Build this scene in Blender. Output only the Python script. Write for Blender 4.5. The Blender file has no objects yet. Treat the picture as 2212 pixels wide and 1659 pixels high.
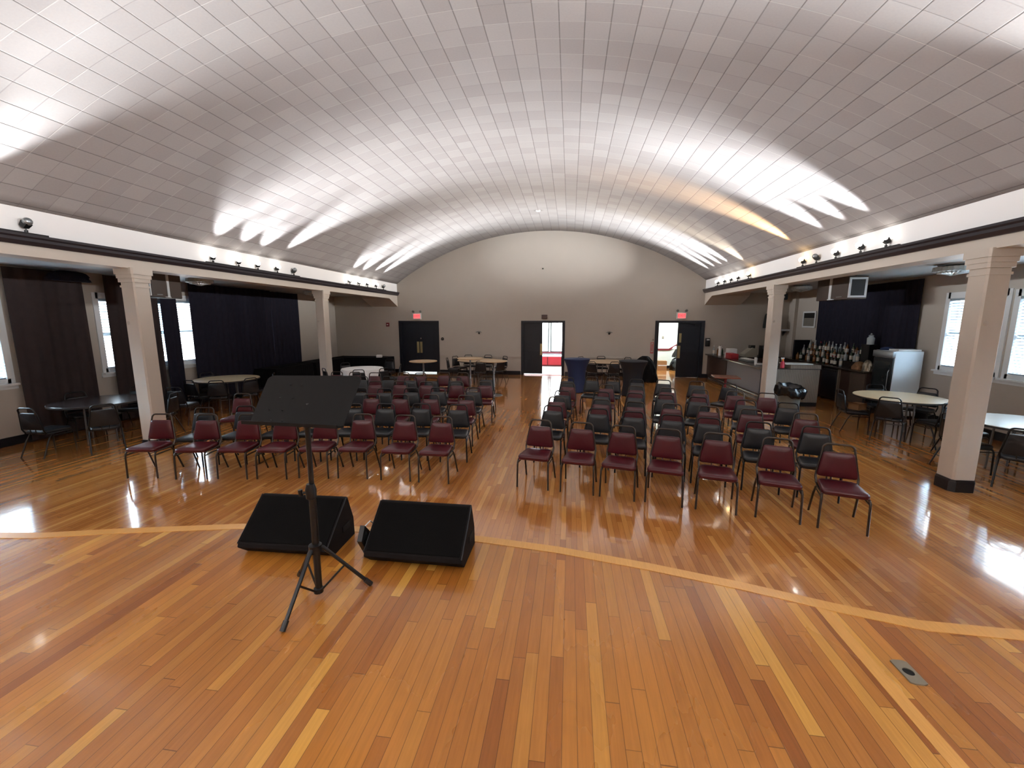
import bpy, bmesh, math, random
from mathutils import Vector, Matrix
random.seed(7)
S = bpy.context.scene
COL = S.collection
PI = math.pi

# ------------------------------------------------------------------ mesh helpers
class MB:
    def __init__(s): s.v = []; s.f = []; s.uv = None
    def add(s, vs, fs):
        b = len(s.v); s.v += [tuple(p) for p in vs]; s.f += [tuple(b + i for i in f) for f in fs]
        return s
    def box(s, x0, x1, y0, y1, z0, z1):
        v = [(x0,y0,z0),(x1,y0,z0),(x1,y1,z0),(x0,y1,z0),(x0,y0,z1),(x1,y0,z1),(x1,y1,z1),(x0,y1,z1)]
        return s.add(v, [(0,3,2,1),(4,5,6,7),(0,1,5,4),(1,2,6,5),(2,3,7,6),(3,0,4,7)])
    def rbox(s, x0, x1, y0, y1, z0, z1, r=.01, n=3):
        """box with rounded vertical edges and softened top and bottom rims"""
        r = min(r, (x1-x0)/2.01, (y1-y0)/2.01, (z1-z0)/2.01)
        def ring(ins, z):
            o = []
            rr = max(r - ins, 1e-4)
            for cx, cy, a in ((x1-r, y1-r, 0), (x0+r, y1-r, 90), (x0+r, y0+r, 180), (x1-r, y0+r, 270)):
                for k in range(n+1):
                    t = math.radians(a + 90*k/n); o.append((cx+rr*math.cos(t), cy+rr*math.sin(t), z))
            return o
        return s.loft([ring(r*.55, z0), ring(r*.15, z0+r*.35), ring(0, z0+r*.8), ring(0, z1-r*.8), ring(r*.15, z1-r*.35), ring(r*.55, z1)])
    def loft(s, rings, cap=True, closed=True):
        n = len(rings[0]); vs = [p for r in rings for p in r]; fs = []
        for i in range(len(rings)-1):
            for j in range(n if closed else n-1):
                a, b = i*n+j, i*n+(j+1) % n
                fs.append((a, b, b+n, a+n))
        if cap:
            fs.append(tuple(range(n-1, -1, -1))); fs.append(tuple((len(rings)-1)*n + j for j in range(n)))
        return s.add(vs, fs)
    def lathe(s, prof, c=(0,0,0), n=24, cap=True):
        rings = [[(c[0]+r*math.cos(2*PI*k/n), c[1]+r*math.sin(2*PI*k/n), c[2]+z) for k in range(n)] for r, z in prof]
        return s.loft(rings, cap)
    def tube(s, pts, r, n=8, cap=True):
        pts = [Vector(p) for p in pts]; rings = []; N = None
        for i, p in enumerate(pts):
            t = (pts[min(i+1, len(pts)-1)] - pts[max(i-1, 0)]).normalized()
            if N is None:
                N = t.cross(Vector((0,0,1)) if abs(t.z) < .9 else Vector((1,0,0))).normalized()
            else:
                N = (N - t*N.dot(t)).normalized()
            B = t.cross(N); rr = r[i] if isinstance(r, (list, tuple)) else r
            rings.append([tuple(p + N*(rr*math.cos(2*PI*k/n)) + B*(rr*math.sin(2*PI*k/n))) for k in range(n)])
        return s.loft(rings, cap)
    def prism(s, poly, a0, a1, axis='z'):
        def P(u, v, w): return {'z': (u,v,w), 'y': (u,w,v), 'x': (w,u,v)}[axis]
        n = len(poly)
        vs = [P(u,v,a0) for u,v in poly] + [P(u,v,a1) for u,v in poly]
        fs = [(i,(i+1)%n,n+(i+1)%n,n+i) for i in range(n)] + [tuple(range(n-1,-1,-1)), tuple(range(n,2*n))]
        return s.add(vs, fs)
    def xform(s, M): s.v = [tuple(M @ Vector(p)) for p in s.v]; return s
    def mesh(s, name):
        me = bpy.data.meshes.new(name); me.from_pydata(s.v, [], s.f)
        bm = bmesh.new(); bm.from_mesh(me); bmesh.ops.recalc_face_normals(bm, faces=bm.faces); bm.to_mesh(me); bm.free()
        return me

def obj(name, mb, m, parent=None, smooth=35, bevel=0):
    me = mb.mesh(name); me.materials.append(m)
    o = bpy.data.objects.new(name, me); COL.objects.link(o)
    if parent: o.parent = parent
    if smooth:
        for p in me.polygons: p.use_smooth = True
        me.set_sharp_from_angle(angle=math.radians(smooth))
    if bevel:
        b = o.modifiers.new('edge', 'BEVEL'); b.width = bevel; b.segments = 2; b.limit_method = 'ANGLE'; b.angle_limit = math.radians(40)
    return o
def tag(o, label, cat, group=None):
    o['label'] = label; o['category'] = cat
    if group: o['group'] = group
    return o
def thing(name, label, cat, loc=(0,0,0), rz=0, group=None):
    o = bpy.data.objects.new(name, None); COL.objects.link(o); o.empty_display_size = .1
    o.location = loc; o.rotation_euler = (0,0,rz)
    return tag(o, label, cat, group)
def struct(name, mb, m, parent=None, smooth=35, bevel=0):
    o = obj(name, mb, m, parent, smooth, bevel)
    if not parent: o['kind'] = 'structure'
    return o
def sroot(name, loc=(0,0,0)):
    o = bpy.data.objects.new(name, None); COL.objects.link(o); o.location = loc; o['kind'] = 'structure'; return o
def dup(root, loc, rz, label, group=None):
    r = root.copy(); COL.objects.link(r); r.location = loc; r.rotation_euler = (0,0,rz); r['label'] = label
    if group: r['group'] = group
    for ch in list(root.children):
        c = ch.copy(); COL.objects.link(c); c.parent = r
        for g in list(ch.children):
            d = g.copy(); COL.objects.link(d); d.parent = c
    return r

# ------------------------------------------------------------------ materials
def srgb(r, g, b): return tuple(((c/255)/12.92 if c/255 <= .04045 else ((c/255+.055)/1.055)**2.4) for c in (r,g,b)) + (1,)
class NT:
    def __init__(s, m): s.t = m.node_tree; s.n = s.t.nodes; s.l = s.t.links; s.n.clear(); s.out = s.n.new('ShaderNodeOutputMaterial')
    def new(s, typ, ins=None, **kw):
        nd = s.n.new('ShaderNode'+typ)
        for k, v in kw.items(): setattr(nd, k, v)
        for k, v in (ins or {}).items(): s.set(nd.inputs[k], v)
        return nd
    def set(s, sock, v):
        if hasattr(v, 'is_output'): s.l.new(v, sock)
        else: sock.default_value = v
    def math(s, op, a, b=None, c=None):
        nd = s.n.new('ShaderNodeMath'); nd.operation = op
        for i, v in enumerate((a,b,c)):
            if v is not None: s.set(nd.inputs[i], v)
        return nd.outputs[0]
    def mix(s, f, a, b, blend='MIX'):
        nd = s.n.new('ShaderNodeMix'); nd.data_type = 'RGBA'; nd.blend_type = blend
        s.set(nd.inputs[0], f); s.set(nd.inputs[6], a); s.set(nd.inputs[7], b); return nd.outputs[2]
def mat(name, rgb, rough=.6, metal=0, var=.12, scale=6, bump=0, bscale=60, coat=0, emis=None, spec=None, stretch=None):
    m = bpy.data.materials.new(name); m.use_nodes = True; t = NT(m)
    tc = t.new('TexCoord').outputs['Object']
    if stretch: tc = t.new('Mapping', {'Vector': tc, 'Scale': stretch}).outputs[0]
    nz = t.new('TexNoise', {'Vector': tc, 'Scale': scale, 'Detail': 4.0})
    c = srgb(*rgb)
    lo = tuple(max(0, x*(1-var)) for x in c[:3])+(1,); hi = tuple(min(1, x*(1+var)) for x in c[:3])+(1,)
    col = t.mix(nz.outputs[0], lo, hi)
    b = t.new('BsdfPrincipled', {'Base Color': col, 'Roughness': rough, 'Metallic': metal, 'Coat Weight': coat})
    if spec is not None: b.inputs['Specular IOR Level'].default_value = spec
    if bump:
        n2 = t.new('TexNoise', {'Vector': tc, 'Scale': bscale, 'Detail': 3.0})
        b_ = t.new('Bump', {'Height': n2.outputs[0], 'Strength': bump, 'Distance': .01}); t.l.new(b_.outputs[0], b.inputs['Normal'])
    if emis:
        b.inputs['Emission Color'].default_value = srgb(*emis[0]); b.inputs['Emission Strength'].default_value = emis[1]
    t.l.new(b.outputs[0], t.out.inputs[0]); return m

def wood_floor(name, rough, stops, wav=.12, w=.054, L=.95, coat=.55, cr=.045):
    m = bpy.data.materials.new(name); m.use_nodes = True; t = NT(m)
    sep = t.new('SeparateXYZ', {0: t.new('TexCoord').outputs['Object']})
    x, y = sep.outputs[0], sep.outputs[1]
    u = t.math('DIVIDE', x, w); row = t.math('FLOOR', u); fu = t.math('FRACT', u)
    r1 = t.new('TexWhiteNoise', {'W': row}, noise_dimensions='1D').outputs[0]
    v = t.math('ADD', t.math('DIVIDE', y, t.math('MULTIPLY_ADD', r1, .6, L-.3)), t.math('MULTIPLY', r1, 17.3)); cell = t.math('FLOOR', v); fv = t.math('FRACT', v)
    cv = t.new('CombineXYZ', {0: row, 1: cell}).outputs[0]
    r2 = t.new('TexWhiteNoise', {'Vector': cv}, noise_dimensions='2D').outputs[0]
    rp = t.new('ValToRGB', {0: r2}); e = rp.color_ramp.elements
    e[0].position = 0; e[0].color = srgb(*stops[0][1]); e[1].position = 1; e[1].color = srgb(*stops[-1][1])
    for p, c in stops[1:-1]: q = e.new(p); q.color = srgb(*c)
    # grain
    gm = t.new('CombineXYZ', {0: t.math('MULTIPLY', x, 90.), 1: t.math('MULTIPLY', y, 5.), 2: t.math('MULTIPLY', r2, 40.)}).outputs[0]
    g = t.new('TexNoise', {'Vector': gm, 'Scale': 1.0, 'Detail': 5.0, 'Roughness': .6}).outputs[0]
    col = t.mix(t.math('MULTIPLY', t.math('SUBTRACT', g, .5, None), 1.), rp.outputs[0], (1,1,1,1))
    gfac = t.math('MULTIPLY_ADD', g, .5, .75)
    colv = t.new('VectorMath', {0: rp.outputs[0], 3: gfac}, operation='SCALE').outputs[0]
    # worn, dirty patches
    wm = t.new('CombineXYZ', {0: t.math('MULTIPLY', x, 1.6), 1: t.math('MULTIPLY', y, .7)}).outputs[0]
    wn = t.new('TexNoise', {'Vector': wm, 'Scale': 1.0, 'Detail': 5.0}).outputs[0]
    colw = t.new('VectorMath', {0: colv, 3: t.math('MULTIPLY_ADD', wn, .5, .75)}, operation='SCALE').outputs[0]
    # seams
    du = t.math('MINIMUM', fu, t.math('SUBTRACT', 1., fu)); dv = t.math('MINIMUM', fv, t.math('SUBTRACT', 1., fv))
    su = t.math('LESS_THAN', du, .022); sv = t.math('LESS_THAN', dv, .0016)
    seam = t.math('MAXIMUM', su, sv)
    colf = t.mix(t.math('MULTIPLY', seam, .6), colw, (.03,.012,.004,1))
    b = t.new('BsdfPrincipled', {'Base Color': colf, 'Roughness': t.math('MULTIPLY_ADD', wn, rough*.7, rough*.65), 'Coat Weight': coat, 'Coat Roughness': cr})
    wv = t.new('CombineXYZ', {0: t.math('MULTIPLY', x, 9.), 1: t.math('MULTIPLY', y, 2.5)}).outputs[0]
    nn = t.new('TexNoise', {'Vector': wv, 'Scale': 1.0, 'Detail': 2.0}).outputs[0]
    h = t.math('SUBTRACT', t.math('MULTIPLY', nn, 1.), t.math('MULTIPLY', seam, .35))
    bp = t.new('Bump', {'Height': h, 'Strength': wav, 'Distance': .005}); t.l.new(bp.outputs[0], b.inputs['Normal'])
    bp2 = t.new('Bump', {'Height': nn, 'Strength': wav*.8, 'Distance': .004}); t.l.new(bp2.outputs[0], b.inputs['Coat Normal'])
    t.l.new(b.outputs[0], t.out.inputs[0]); return m

def tile_ceiling(name):
    m = bpy.data.materials.new(name); m.use_nodes = True; t = NT(m)
    uvn = t.new('UVMap').outputs[0]; sep = t.new('SeparateXYZ', {0: uvn})
    T = .28
    u = t.math('DIVIDE', sep.outputs[0], T); v0 = t.math('DIVIDE', sep.outputs[1], T*1.02)
    ru = t.math('FLOOR', u); fu = t.math('FRACT', u)
    v = t.math('ADD', v0, t.math('MULTIPLY', t.new('TexWhiteNoise', {'W': t.math('FLOOR', t.math('DIVIDE', ru, 6.))}, noise_dimensions='1D').outputs[0], .12))
    cv = t.math('FLOOR', v); fv = t.math('FRACT', v)
    rnd = t.new('TexWhiteNoise', {'Vector': t.new('CombineXYZ', {0: ru, 1: cv}).outputs[0]}, noise_dimensions='2D').outputs[0]
    du = t.math('MINIMUM', fu, t.math('SUBTRACT', 1., fu)); dv = t.math('MINIMUM', fv, t.math('SUBTRACT', 1., fv))
    # open joints along the length, finer caulked joints across
    lu = t.new('MapRange', {0: du, 1: .008, 2: .030, 3: 1., 4: 0.}).outputs[0]
    lv = t.new('MapRange', {0: dv, 1: .004, 2: .022, 3: 1., 4: 0.}).outputs[0]
    rj = t.new('TexWhiteNoise', {'Vector': t.new('CombineXYZ', {0: t.math('FLOOR', t.math('DIVIDE', ru, 2.)), 1: t.math('FLOOR', t.math('ADD', v, .5))}).outputs[0]}, noise_dimensions='2D').outputs[0]
    nz = t.new('TexNoise', {'Vector': uvn, 'Scale': 45., 'Detail': 4.}).outputs[0]
    big = t.new('TexNoise', {'Vector': uvn, 'Scale': .9, 'Detail': 3.}).outputs[0]
    base = t.mix(rnd, srgb(158,153,152), srgb(168,164,163))
    sc = t.math('ADD', t.math('MULTIPLY_ADD', nz, .12, .94), t.math('MULTIPLY_ADD', big, .14, -.07))
    base = t.new('VectorMath', {0: base, 3: sc}, operation='SCALE').outputs[0]
    c1 = t.mix(t.math('MULTIPLY', lu, .55), base, srgb(70,64,62))
    jc = t.mix(t.math('GREATER_THAN', rj, .45), srgb(95,90,88), srgb(206,203,200))
    c2 = t.mix(t.math('MULTIPLY', lv, t.math('MULTIPLY_ADD', rj, .25, .22)), c1, jc)
    # nail heads
    b = t.new('BsdfPrincipled', {'Base Color': c2, 'Roughness': .75, 'Specular IOR Level': .25})
    h = t.math('ADD', t.math('ADD', t.math('MULTIPLY', lu, -1.), t.math('MULTIPLY', lv, -.5)), t.math('ADD', t.math('MULTIPLY', nz, .12), t.math('MULTIPLY', rnd, .35)))
    bp = t.new('Bump', {'Height': h, 'Strength': .35, 'Distance': .006}); t.l.new(bp.outputs[0], b.inputs['Normal'])
    t.l.new(b.outputs[0], t.out.inputs[0]); return m

def glass_mat(name, tint=(1,1,1,1), gl=.07):
    m = bpy.data.materials.new(name); m.use_nodes = True; t = NT(m)
    nz = t.new('TexNoise', {'Scale': 3.}).outputs[0]
    tr = t.new('BsdfTransparent', {'Color': tint}); g = t.new('BsdfGlossy', {'Roughness': t.math('MULTIPLY_ADD', nz, .04, .02)})
    mx = t.new('MixShader', {0: gl, 1: tr.outputs[0], 2: g.outputs[0]}); t.l.new(mx.outputs[0], t.out.inputs[0]); return m
def slat_mat(name):
    m = bpy.data.materials.new(name); m.use_nodes = True; t = NT(m)
    nz = t.new('TexNoise', {'Scale': 4.}).outputs[0]
    c = t.mix(nz, (.30,.36,.40,1), (.36,.42,.46,1))
    d = t.new('BsdfDiffuse', {'Color': c}); tr = t.new('BsdfTranslucent', {'Color': c})
    mx = t.new('MixShader', {0: .22, 1: d.outputs[0], 2: tr.outputs[0]}); t.l.new(mx.outputs[0], t.out.inputs[0]); return m
def emit(name, rgb, k):
    m = bpy.data.materials.new(name); m.use_nodes = True; t = NT(m)
    nz = t.new('TexNoise', {'Scale': 20.}).outputs[0]
    e = t.new('Emission', {'Color': srgb(*rgb), 'Strength': t.math('MULTIPLY_ADD', nz, k*.1, k*.95)}); t.l.new(e.outputs[0], t.out.inputs[0]); return m
def bead_mat(name, a, b_, w):
    m = bpy.data.materials.new(name); m.use_nodes = True; t = NT(m)
    sep = t.new('SeparateXYZ', {0: t.new('TexCoord').outputs['Object']})
    s_ = t.math('ADD', sep.outputs[0], sep.outputs[1]); f = t.math('FRACT', t.math('DIVIDE', s_, w))
    k = t.new('MapRange', {0: t.math('ABSOLUTE', t.math('SUBTRACT', f, .5)), 1: .36, 2: .46, 3: 0., 4: 1.}).outputs[0]
    bs = t.new('BsdfPrincipled', {'Base Color': t.mix(k, srgb(*a), srgb(*b_)), 'Roughness': .5})
    bp = t.new('Bump', {'Height': t.math('MULTIPLY', k, -1.), 'Strength': .6, 'Distance': .006}); t.l.new(bp.outputs[0], bs.inputs['Normal'])
    t.l.new(bs.outputs[0], t.out.inputs[0]); return m

STOPS = [(0,(136,78,30)),(.08,(152,92,36)),(.3,(166,106,42)),(.5,(176,116,48)),(.7,(158,98,38)),(.9,(186,130,56)),(1,(202,150,68))]
STOPS2 = [(0,(158,98,48)),(.1,(168,106,52)),(.3,(178,116,58)),(.5,(188,125,64)),(.7,(172,110,55)),(.9,(194,133,70)),(1,(206,148,82))]
M = {}
M['floor'] = wood_floor('hall_oak', .115, STOPS2, wav=.07)
M['stage'] = wood_floor('stage_oak', .27, STOPS, wav=.09, coat=.4, cr=.08)
M['maple'] = mat('maple_strip', (206,152,82), .22, var=.16, scale=3, stretch=(40,3,1))
M['wall'] = mat('cream_paint', (184,176,166), .65, var=.04, scale=2, bump=.08, bscale=40)
M['fascia'] = mat('white_paint', (236,233,231), .6, var=.03, scale=2)
M['beam'] = mat('beige_paint', (198,188,176), .5, var=.04, scale=3)
M['aisle_ceiling'] = mat('pale_paint', (178,178,176), .6, var=.03)
M['trimdark'] = mat('black_gloss_trim', (40,36,42), .3, var=.1)
M['base'] = mat('black_skirting', (16,17,24), .35, var=.2)
M['door'] = mat('navy_black_door', (8,11,24), .4, var=.15, scale=3)
M['ceiling'] = tile_ceiling('ceiling_tiles')
M['curtain'] = mat('black_drape', (38,37,48), .9, var=.2, scale=9, spec=.1)
M['curtain_brown'] = mat('dark_brown_drape', (60,52,52), .92, var=.15, scale=9, spec=.1)
M['blackplastic'] = mat('black_plastic', (15,14,15), .45, var=.2)
M['blackmetal'] = mat('black_metal', (16,15,16), .35, metal=.2, var=.15)
M['stand_desk'] = mat('matte_black_desk', (13,11,10), .65, var=.1, spec=.2)
M['grille'] = mat('speaker_grille', (9,8,8), .85, spec=.1, var=.3, scale=400, bump=.3, bscale=500)
M['carpetbox'] = mat('black_cabinet', (20,16,16), .8, spec=.15, var=.2, scale=80, bump=.15, bscale=300)
M['red_vinyl'] = mat('burgundy_vinyl', (72,9,21), .33, var=.1, scale=5, bump=.05, bscale=120)
M['black_vinyl'] = mat('black_vinyl', (20,21,25), .36, var=.12, scale=5, bump=.05, bscale=120)
M['frame_grey'] = mat('bronze_grey_frame', (68,60,54), .32, metal=.7, var=.12, scale=40, bump=.08, bscale=250)
M['frame_black'] = mat('black_frame', (16,15,16), .32, metal=.3, var=.12)
M['chrome'] = mat('chrome', (190,190,190), .18, metal=1, var=.04)
M['steel'] = mat('grey_steel', (120,120,122), .35, metal=.8, var=.06)
M['tan_top'] = mat('tan_laminate', (196,168,132), .3, var=.07, scale=4, stretch=(2,14,1))
M['white_top'] = mat('pale_laminate', (206,204,196), .25, var=.04)
M['dark_top'] = mat('dark_laminate', (62,54,54), .22, var=.08)
M['edge'] = mat('dark_edge_band', (38,32,30), .5, var=.1)
M['white_cloth'] = mat('white_cloth', (244,243,242), .85, var=.03, scale=5)
M['black_cloth'] = mat('black_cloth', (16,16,18), .85, var=.2, scale=8, spec=.15)
M['navy_spandex'] = mat('navy_spandex', (26,42,80), .75, var=.1, scale=6)
M['black_spandex'] = mat('black_spandex', (18,20,28), .75, var=.12, scale=6)
M['brass'] = mat('brass_plate', (176,156,108), .35, metal=.7, var=.08)
M['white_plastic'] = mat('white_plastic', (222,222,220), .45, var=.03)
M['grey_plastic'] = mat('grey_plastic', (108,112,108), .55, var=.06)
M['window_frame'] = mat('white_window_paint', (222,226,228), .45, var=.03)
M['pane'] = glass_mat('window_glass')
M['slat'] = slat_mat('blind_slats')
M['bar_front'] = mat('bar_laminate', (120,124,134), .28, var=.04, scale=3)
M['bar_brown'] = mat('dark_brown_wood', (62,44,38), .4, var=.15, scale=5, stretch=(3,3,14))
M['bar_top'] = mat('bar_top_dark', (48,42,38), .25, var=.12)
M['bead'] = bead_mat('beadboard', (128,116,102), (62,55,48), .038)
M['bead_dark'] = bead_mat('dark_beadboard', (92,80,70), (44,38,34), .045)
M['redbox'] = mat('red_card', (158,26,36), .5, var=.08)
M['red_paint'] = mat('red_paint', (196,40,52), .4, var=.08)
M['darkred'] = mat('dark_red_rail', (112,26,34), .45, var=.1)
M['card'] = mat('brown_cardboard', (150,112,76), .8, var=.1)
M['bag'] = mat('black_bin_bag', (18,19,22), .25, var=.2, scale=10)
M['fridge_white'] = mat('white_enamel', (222,232,238), .35, var=.02)
M['silver'] = mat('brushed_silver', (150,154,156), .3, metal=.7, var=.06)
M['darkglass'] = mat('dark_glass', (40,46,48), .12, var=.1)
M['hvac'] = mat('brown_unit', (82,72,66), .55, var=.06)
M['hvac_grille'] = mat('dark_grille', (42,46,50), .6, var=.1, scale=60)
M['crystal'] = mat('frosted_crystal', (196,206,208), .25, var=.08, scale=30, bump=.4, bscale=70)
M['rust'] = mat('brown_wood_top', (120,62,44), .22, var=.1, stretch=(12,2,1))
M['lobby_wall'] = mat('lobby_white', (226,232,226), .6, var=.02)
M['plaque'] = mat('unlit_sign', (86,68,64), .4, var=.06)
M['zinc'] = mat('worn_steel_plate', (146,138,122), .4, metal=.6, var=.12, scale=20)
M['hole'] = mat('black_recess', (4,4,4), .9, var=.1)
M['bulb'] = emit('lamp_bulb', (255,250,240), 2.5)
M['bulb_warm'] = emit('warm_bulb', (255,214,150), 3)
M['sign_red'] = emit('exit_red', (255,30,44), .30)
M['sign_face'] = emit('exit_face', (255,112,112), .16)

# ------------------------------------------------------------------ room dimensions
XL, XR = -6.85, 4.80          # inner faces of the two beams
WL, WR = -9.55, 7.65          # outer side walls
YE = 16.15                    # far wall
XC = (XL+XR)/2
ZS, ZP = 3.54, 5.40           # spring and crown of the vault
SZ = .70                      # stage height
AC = 3.08                     # aisle ceiling
YB = -4.0
ca = (XR-XL)/2; cs = ZP-ZS; CR = (ca*ca+cs*cs)/(2*cs); CZ = ZP-CR
def vault(x): return CZ + math.sqrt(CR*CR-(x-XC)**2)

# floor and stage
struct('floor', MB().box(WL-.2, WR+.2, 0., YE+.2, -.12, 0), M['floor'], smooth=0)
edge = [(-9.0,2.10),(-5.2,2.10),(-4.1,2.13),(-3.55,2.20),(-3.1,2.32),(-2.3,2.50),(-1.6,2.57),(-1.0,2.585),(-.55,2.56),(-.05,2.50),(.49,2.39),(.97,2.27),(1.37,2.15),(1.70,2.07),(2.3,2.06),(3.2,2.06),(7.0,2.06)]
stg = struct('floor_stage', MB().prism([(-9.0,YB),(7.0,YB)] + edge[::-1], 0, SZ), M['stage'], smooth=0)
def strip(pts, w, z0, z1):
    mb = MB(); inn = []
    for i, p in enumerate(pts):
        a = Vector(pts[max(i-1,0)]); b = Vector(pts[min(i+1,len(pts)-1)]); d = (b-a).normalized(); n = Vector((d.y,-d.x))
        q = Vector(p); inn.append(((q.x+n.x*w, q.y+n.y*w), (q.x-n.x*.012, q.y-n.y*.012)))
    rings = [[(i[0],i[1],z0),(o[0],o[1],z0),(o[0],o[1],z1),(i[0],i[1],z1)] for i,o in inn]
    return mb.loft(rings)
obj('edge_strip', strip(edge, .062, SZ-.03, SZ+.003), M['maple'], stg, smooth=0)
obj('inlay_board', MB().box(1.265, 1.322, -2, 2.12, SZ-.01, SZ+.0015), M['maple'], stg, smooth=0)

# vaulted ceiling
def ceiling_mesh():
    n, ys = 72, [YB, 0, 4, 8, 12, YE+.1]
    a0 = math.asin((XL-XC)/CR); vs = []; uvs = []
    for y in ys:
        for i in range(n+1):
            a = a0*(1-2*i/n); x = XC+CR*math.sin(a); z = CZ+CR*math.cos(a)
            vs.append((x,y,z)); uvs.append((CR*a, y))
    fs = []
    for j in range(len(ys)-1):
        for i in range(n):
            k = j*(n+1)+i; fs.append((k,k+1,k+n+2,k+n+1))
    me = bpy.data.meshes.new('ceiling'); me.from_pydata(vs,[],fs); uv = me.uv_layers.new(name='UVMap')
    for p in me.polygons:
        p.use_smooth = True
        for li in p.loop_indices: uv.data[li].uv = uvs[me.loops[li].vertex_index]
    me.materials.append(M['ceiling'])
    o = bpy.data.objects.new('ceiling', me); COL.objects.link(o); o['kind'] = 'structure'
    so = o.modifiers.new('thick', 'SOLIDIFY'); so.thickness = .12; so.offset = 1
    return o
ceiling_mesh()
struct('ceiling_aisle_left', MB().box(WL-.2, XL-.34, YB, YE+.1, AC, AC+.12), M['aisle_ceiling'], smooth=0)
struct('ceiling_aisle_right', MB().box(XR+.34, WR+.2, YB, YE+.1, AC, AC+.12), M['aisle_ceiling'], smooth=0)

# far wall with three doorways and the vault outline
DO = [(-6.74,-5.26),(-1.80,-.27),(3.22,4.76)]; DH = 2.02
w = MB()
xs = [WL-.2] + [c for d in DO for c in d] + [WR+.2]
for i in range(0, len(xs), 2): w.box(xs[i], xs[i+1], YE, YE+.2, 0, DH)
arc = [(XL-.36, ZS+.2)] + [(XL+(XR-XL)*k/40, vault(XL+(XR-XL)*k/40)+.06) for k in range(41)] + [(XR+.36, ZS+.2)]
w.prism([(WL-.2,DH),(WR+.2,DH),(WR+.2,AC+.1),(XR+.36,AC+.1)] + arc[::-1] + [(XL-.36,AC+.1),(WL-.2,AC+.1)], YE, YE+.2, 'y')
struct('wall_end', w, M['wall'], smooth=0)
def segs_wall(name, x0, x1, wins, y0, y1):
    mb = MB(); c = y0
    for a, b, z0, z1 in wins:
        mb.box(x0,x1,c,a,0,AC+.1); mb.box(x0,x1,a,b,0,z0); mb.box(x0,x1,a,b,z1,AC+.1); c = b
    mb.box(x0,x1,c,y1,0,AC+.1); return struct(name, mb, M['wall'], smooth=0)
LW = [(3.2,4.5,1.10,2.60),(4.62,5.86,1.10,2.60),(7.36,8.84,1.10,2.62),(8.96,9.95,1.08,2.66),(11.85,12.75,1.0,2.6)]
RW = [(4.3,5.6,1.14,2.58),(5.75,7.05,1.14,2.58),(7.20,8.44,1.14,2.58),(8.60,9.80,1.14,2.60)]
segs_wall('wall_left', WL-.2, WL, LW, YB, YE)
segs_wall('wall_right', WR, WR+.2, RW, YB, YE)
struct('wall_back', MB().box(WL-.2, WR+.2, YB-.2, YB, 0, 5.6), M['wall'], smooth=0)

# beams with fascia, ledge moulding and sloped bracket
def beam(name, x0, x1, inner, bx0, bx1):
    b = struct(name, MB().box(x0, x1, YB, YE, 2.95, 3.16), M['beam'], smooth=0)
    s = 1 if inner == x1 else -1
    obj('fascia', MB().box(x0, x1, YB, YE, 3.16, ZS+.16), M['fascia'], b, smooth=0)
    prof = [(0,3.085),(.03,3.085),(.075,3.13),(.075,3.165),(.10,3.185),(.10,3.215),(0,3.215)]
    obj('ledge_moulding', MB().prism([(inner+s*u, z) for u, z in prof], YB, YE, 'y'), M['trimdark'], b, smooth=0)
    obj('bracket', MB().prism([(15.30,AC+.02),(YE,AC+.02),(YE,2.66),(15.42,2.945)], bx0, bx1, 'x'), M['beam'], b, smooth=0)
    return b
beam('beam_left', XL-.36, XL, XL, -7.95, XL-.001)
beam('beam_right', XR, XR+.36, XR, XR+.001, 6.02)

# columns
def column(x, y, h0=2.96):
    c = sroot('column', (x,y,0)); a = .128
    def chamf(a, k=.02): return [(-a+k,-a),(a-k,-a),(a,-a+k),(a,a-k),(a-k,a),(-a+k,a),(-a,a-k),(-a,-a+k)]
    obj('shaft', MB().prism(chamf(a), 0, h0), M['beam'], c, smooth=0)
    obj('base_trim', MB().prism(chamf(a+.022,.05), 0, .13).prism(chamf(a+.014,.04), .13, .155), M['base'], c, smooth=0)
    cp = MB()
    for k, (z0, z1, e) in enumerate(((2.66,2.69,.012),(2.74,2.80,.022),(2.80,2.86,.034),(2.86,2.96,.05))): cp.prism(chamf(a+e), z0, z1)
    obj('capital', cp, M['beam'], c, smooth=0)
    obj('wall_bump', MB().lathe([(.028,0),(.03,.004),(.012,.012)], (0,0,0), 12).xform(Matrix.Translation((-a*.5,-a,2.1)) @ Matrix.Rotation(PI/2,4,'X')), M['wall'], c)
    return c
for x, y in ((4.925,5.825),(4.925,11.06),(4.925,.6),(-6.98,6.0),(-6.98,11.16),(-6.98,.8)): column(x, y)

# baseboards
mb = MB()
for a, b in ((WL,-6.84),(-5.16,-1.90),(-.17,3.12),(4.86,WR)): mb.box(a, b, YE-.025, YE, 0, .15); mb.box(a, b, YE-.035, YE, .0, .02)
struct('baseboard_end', mb, M['base'], smooth=0)
struct('baseboard_left', MB().box(WL, WL+.025, 2.2, YE, 0, .15), M['base'], smooth=0)
struct('baseboard_right', MB().box(WR-.025, WR, 2.2, YE, 0, .15), M['base'], smooth=0)
mb = MB()
for a, b in ((-5.14,-1.92),(-.15,3.1)): mb.box(a, b, YE-.022, YE, .655, .675).box(a, b, YE-.03, YE, .695, .73).box(a, b, YE-.012, YE, .675, .695)
struct('trim_1', mb, M['wall'], smooth=0)
struct('trim_2', MB().box(WR-.10, WR, 15.55, 15.75, 0, AC).box(WL, WL+.10, 15.2, 15.45, 0, AC), M['wall'], smooth=0)

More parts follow.
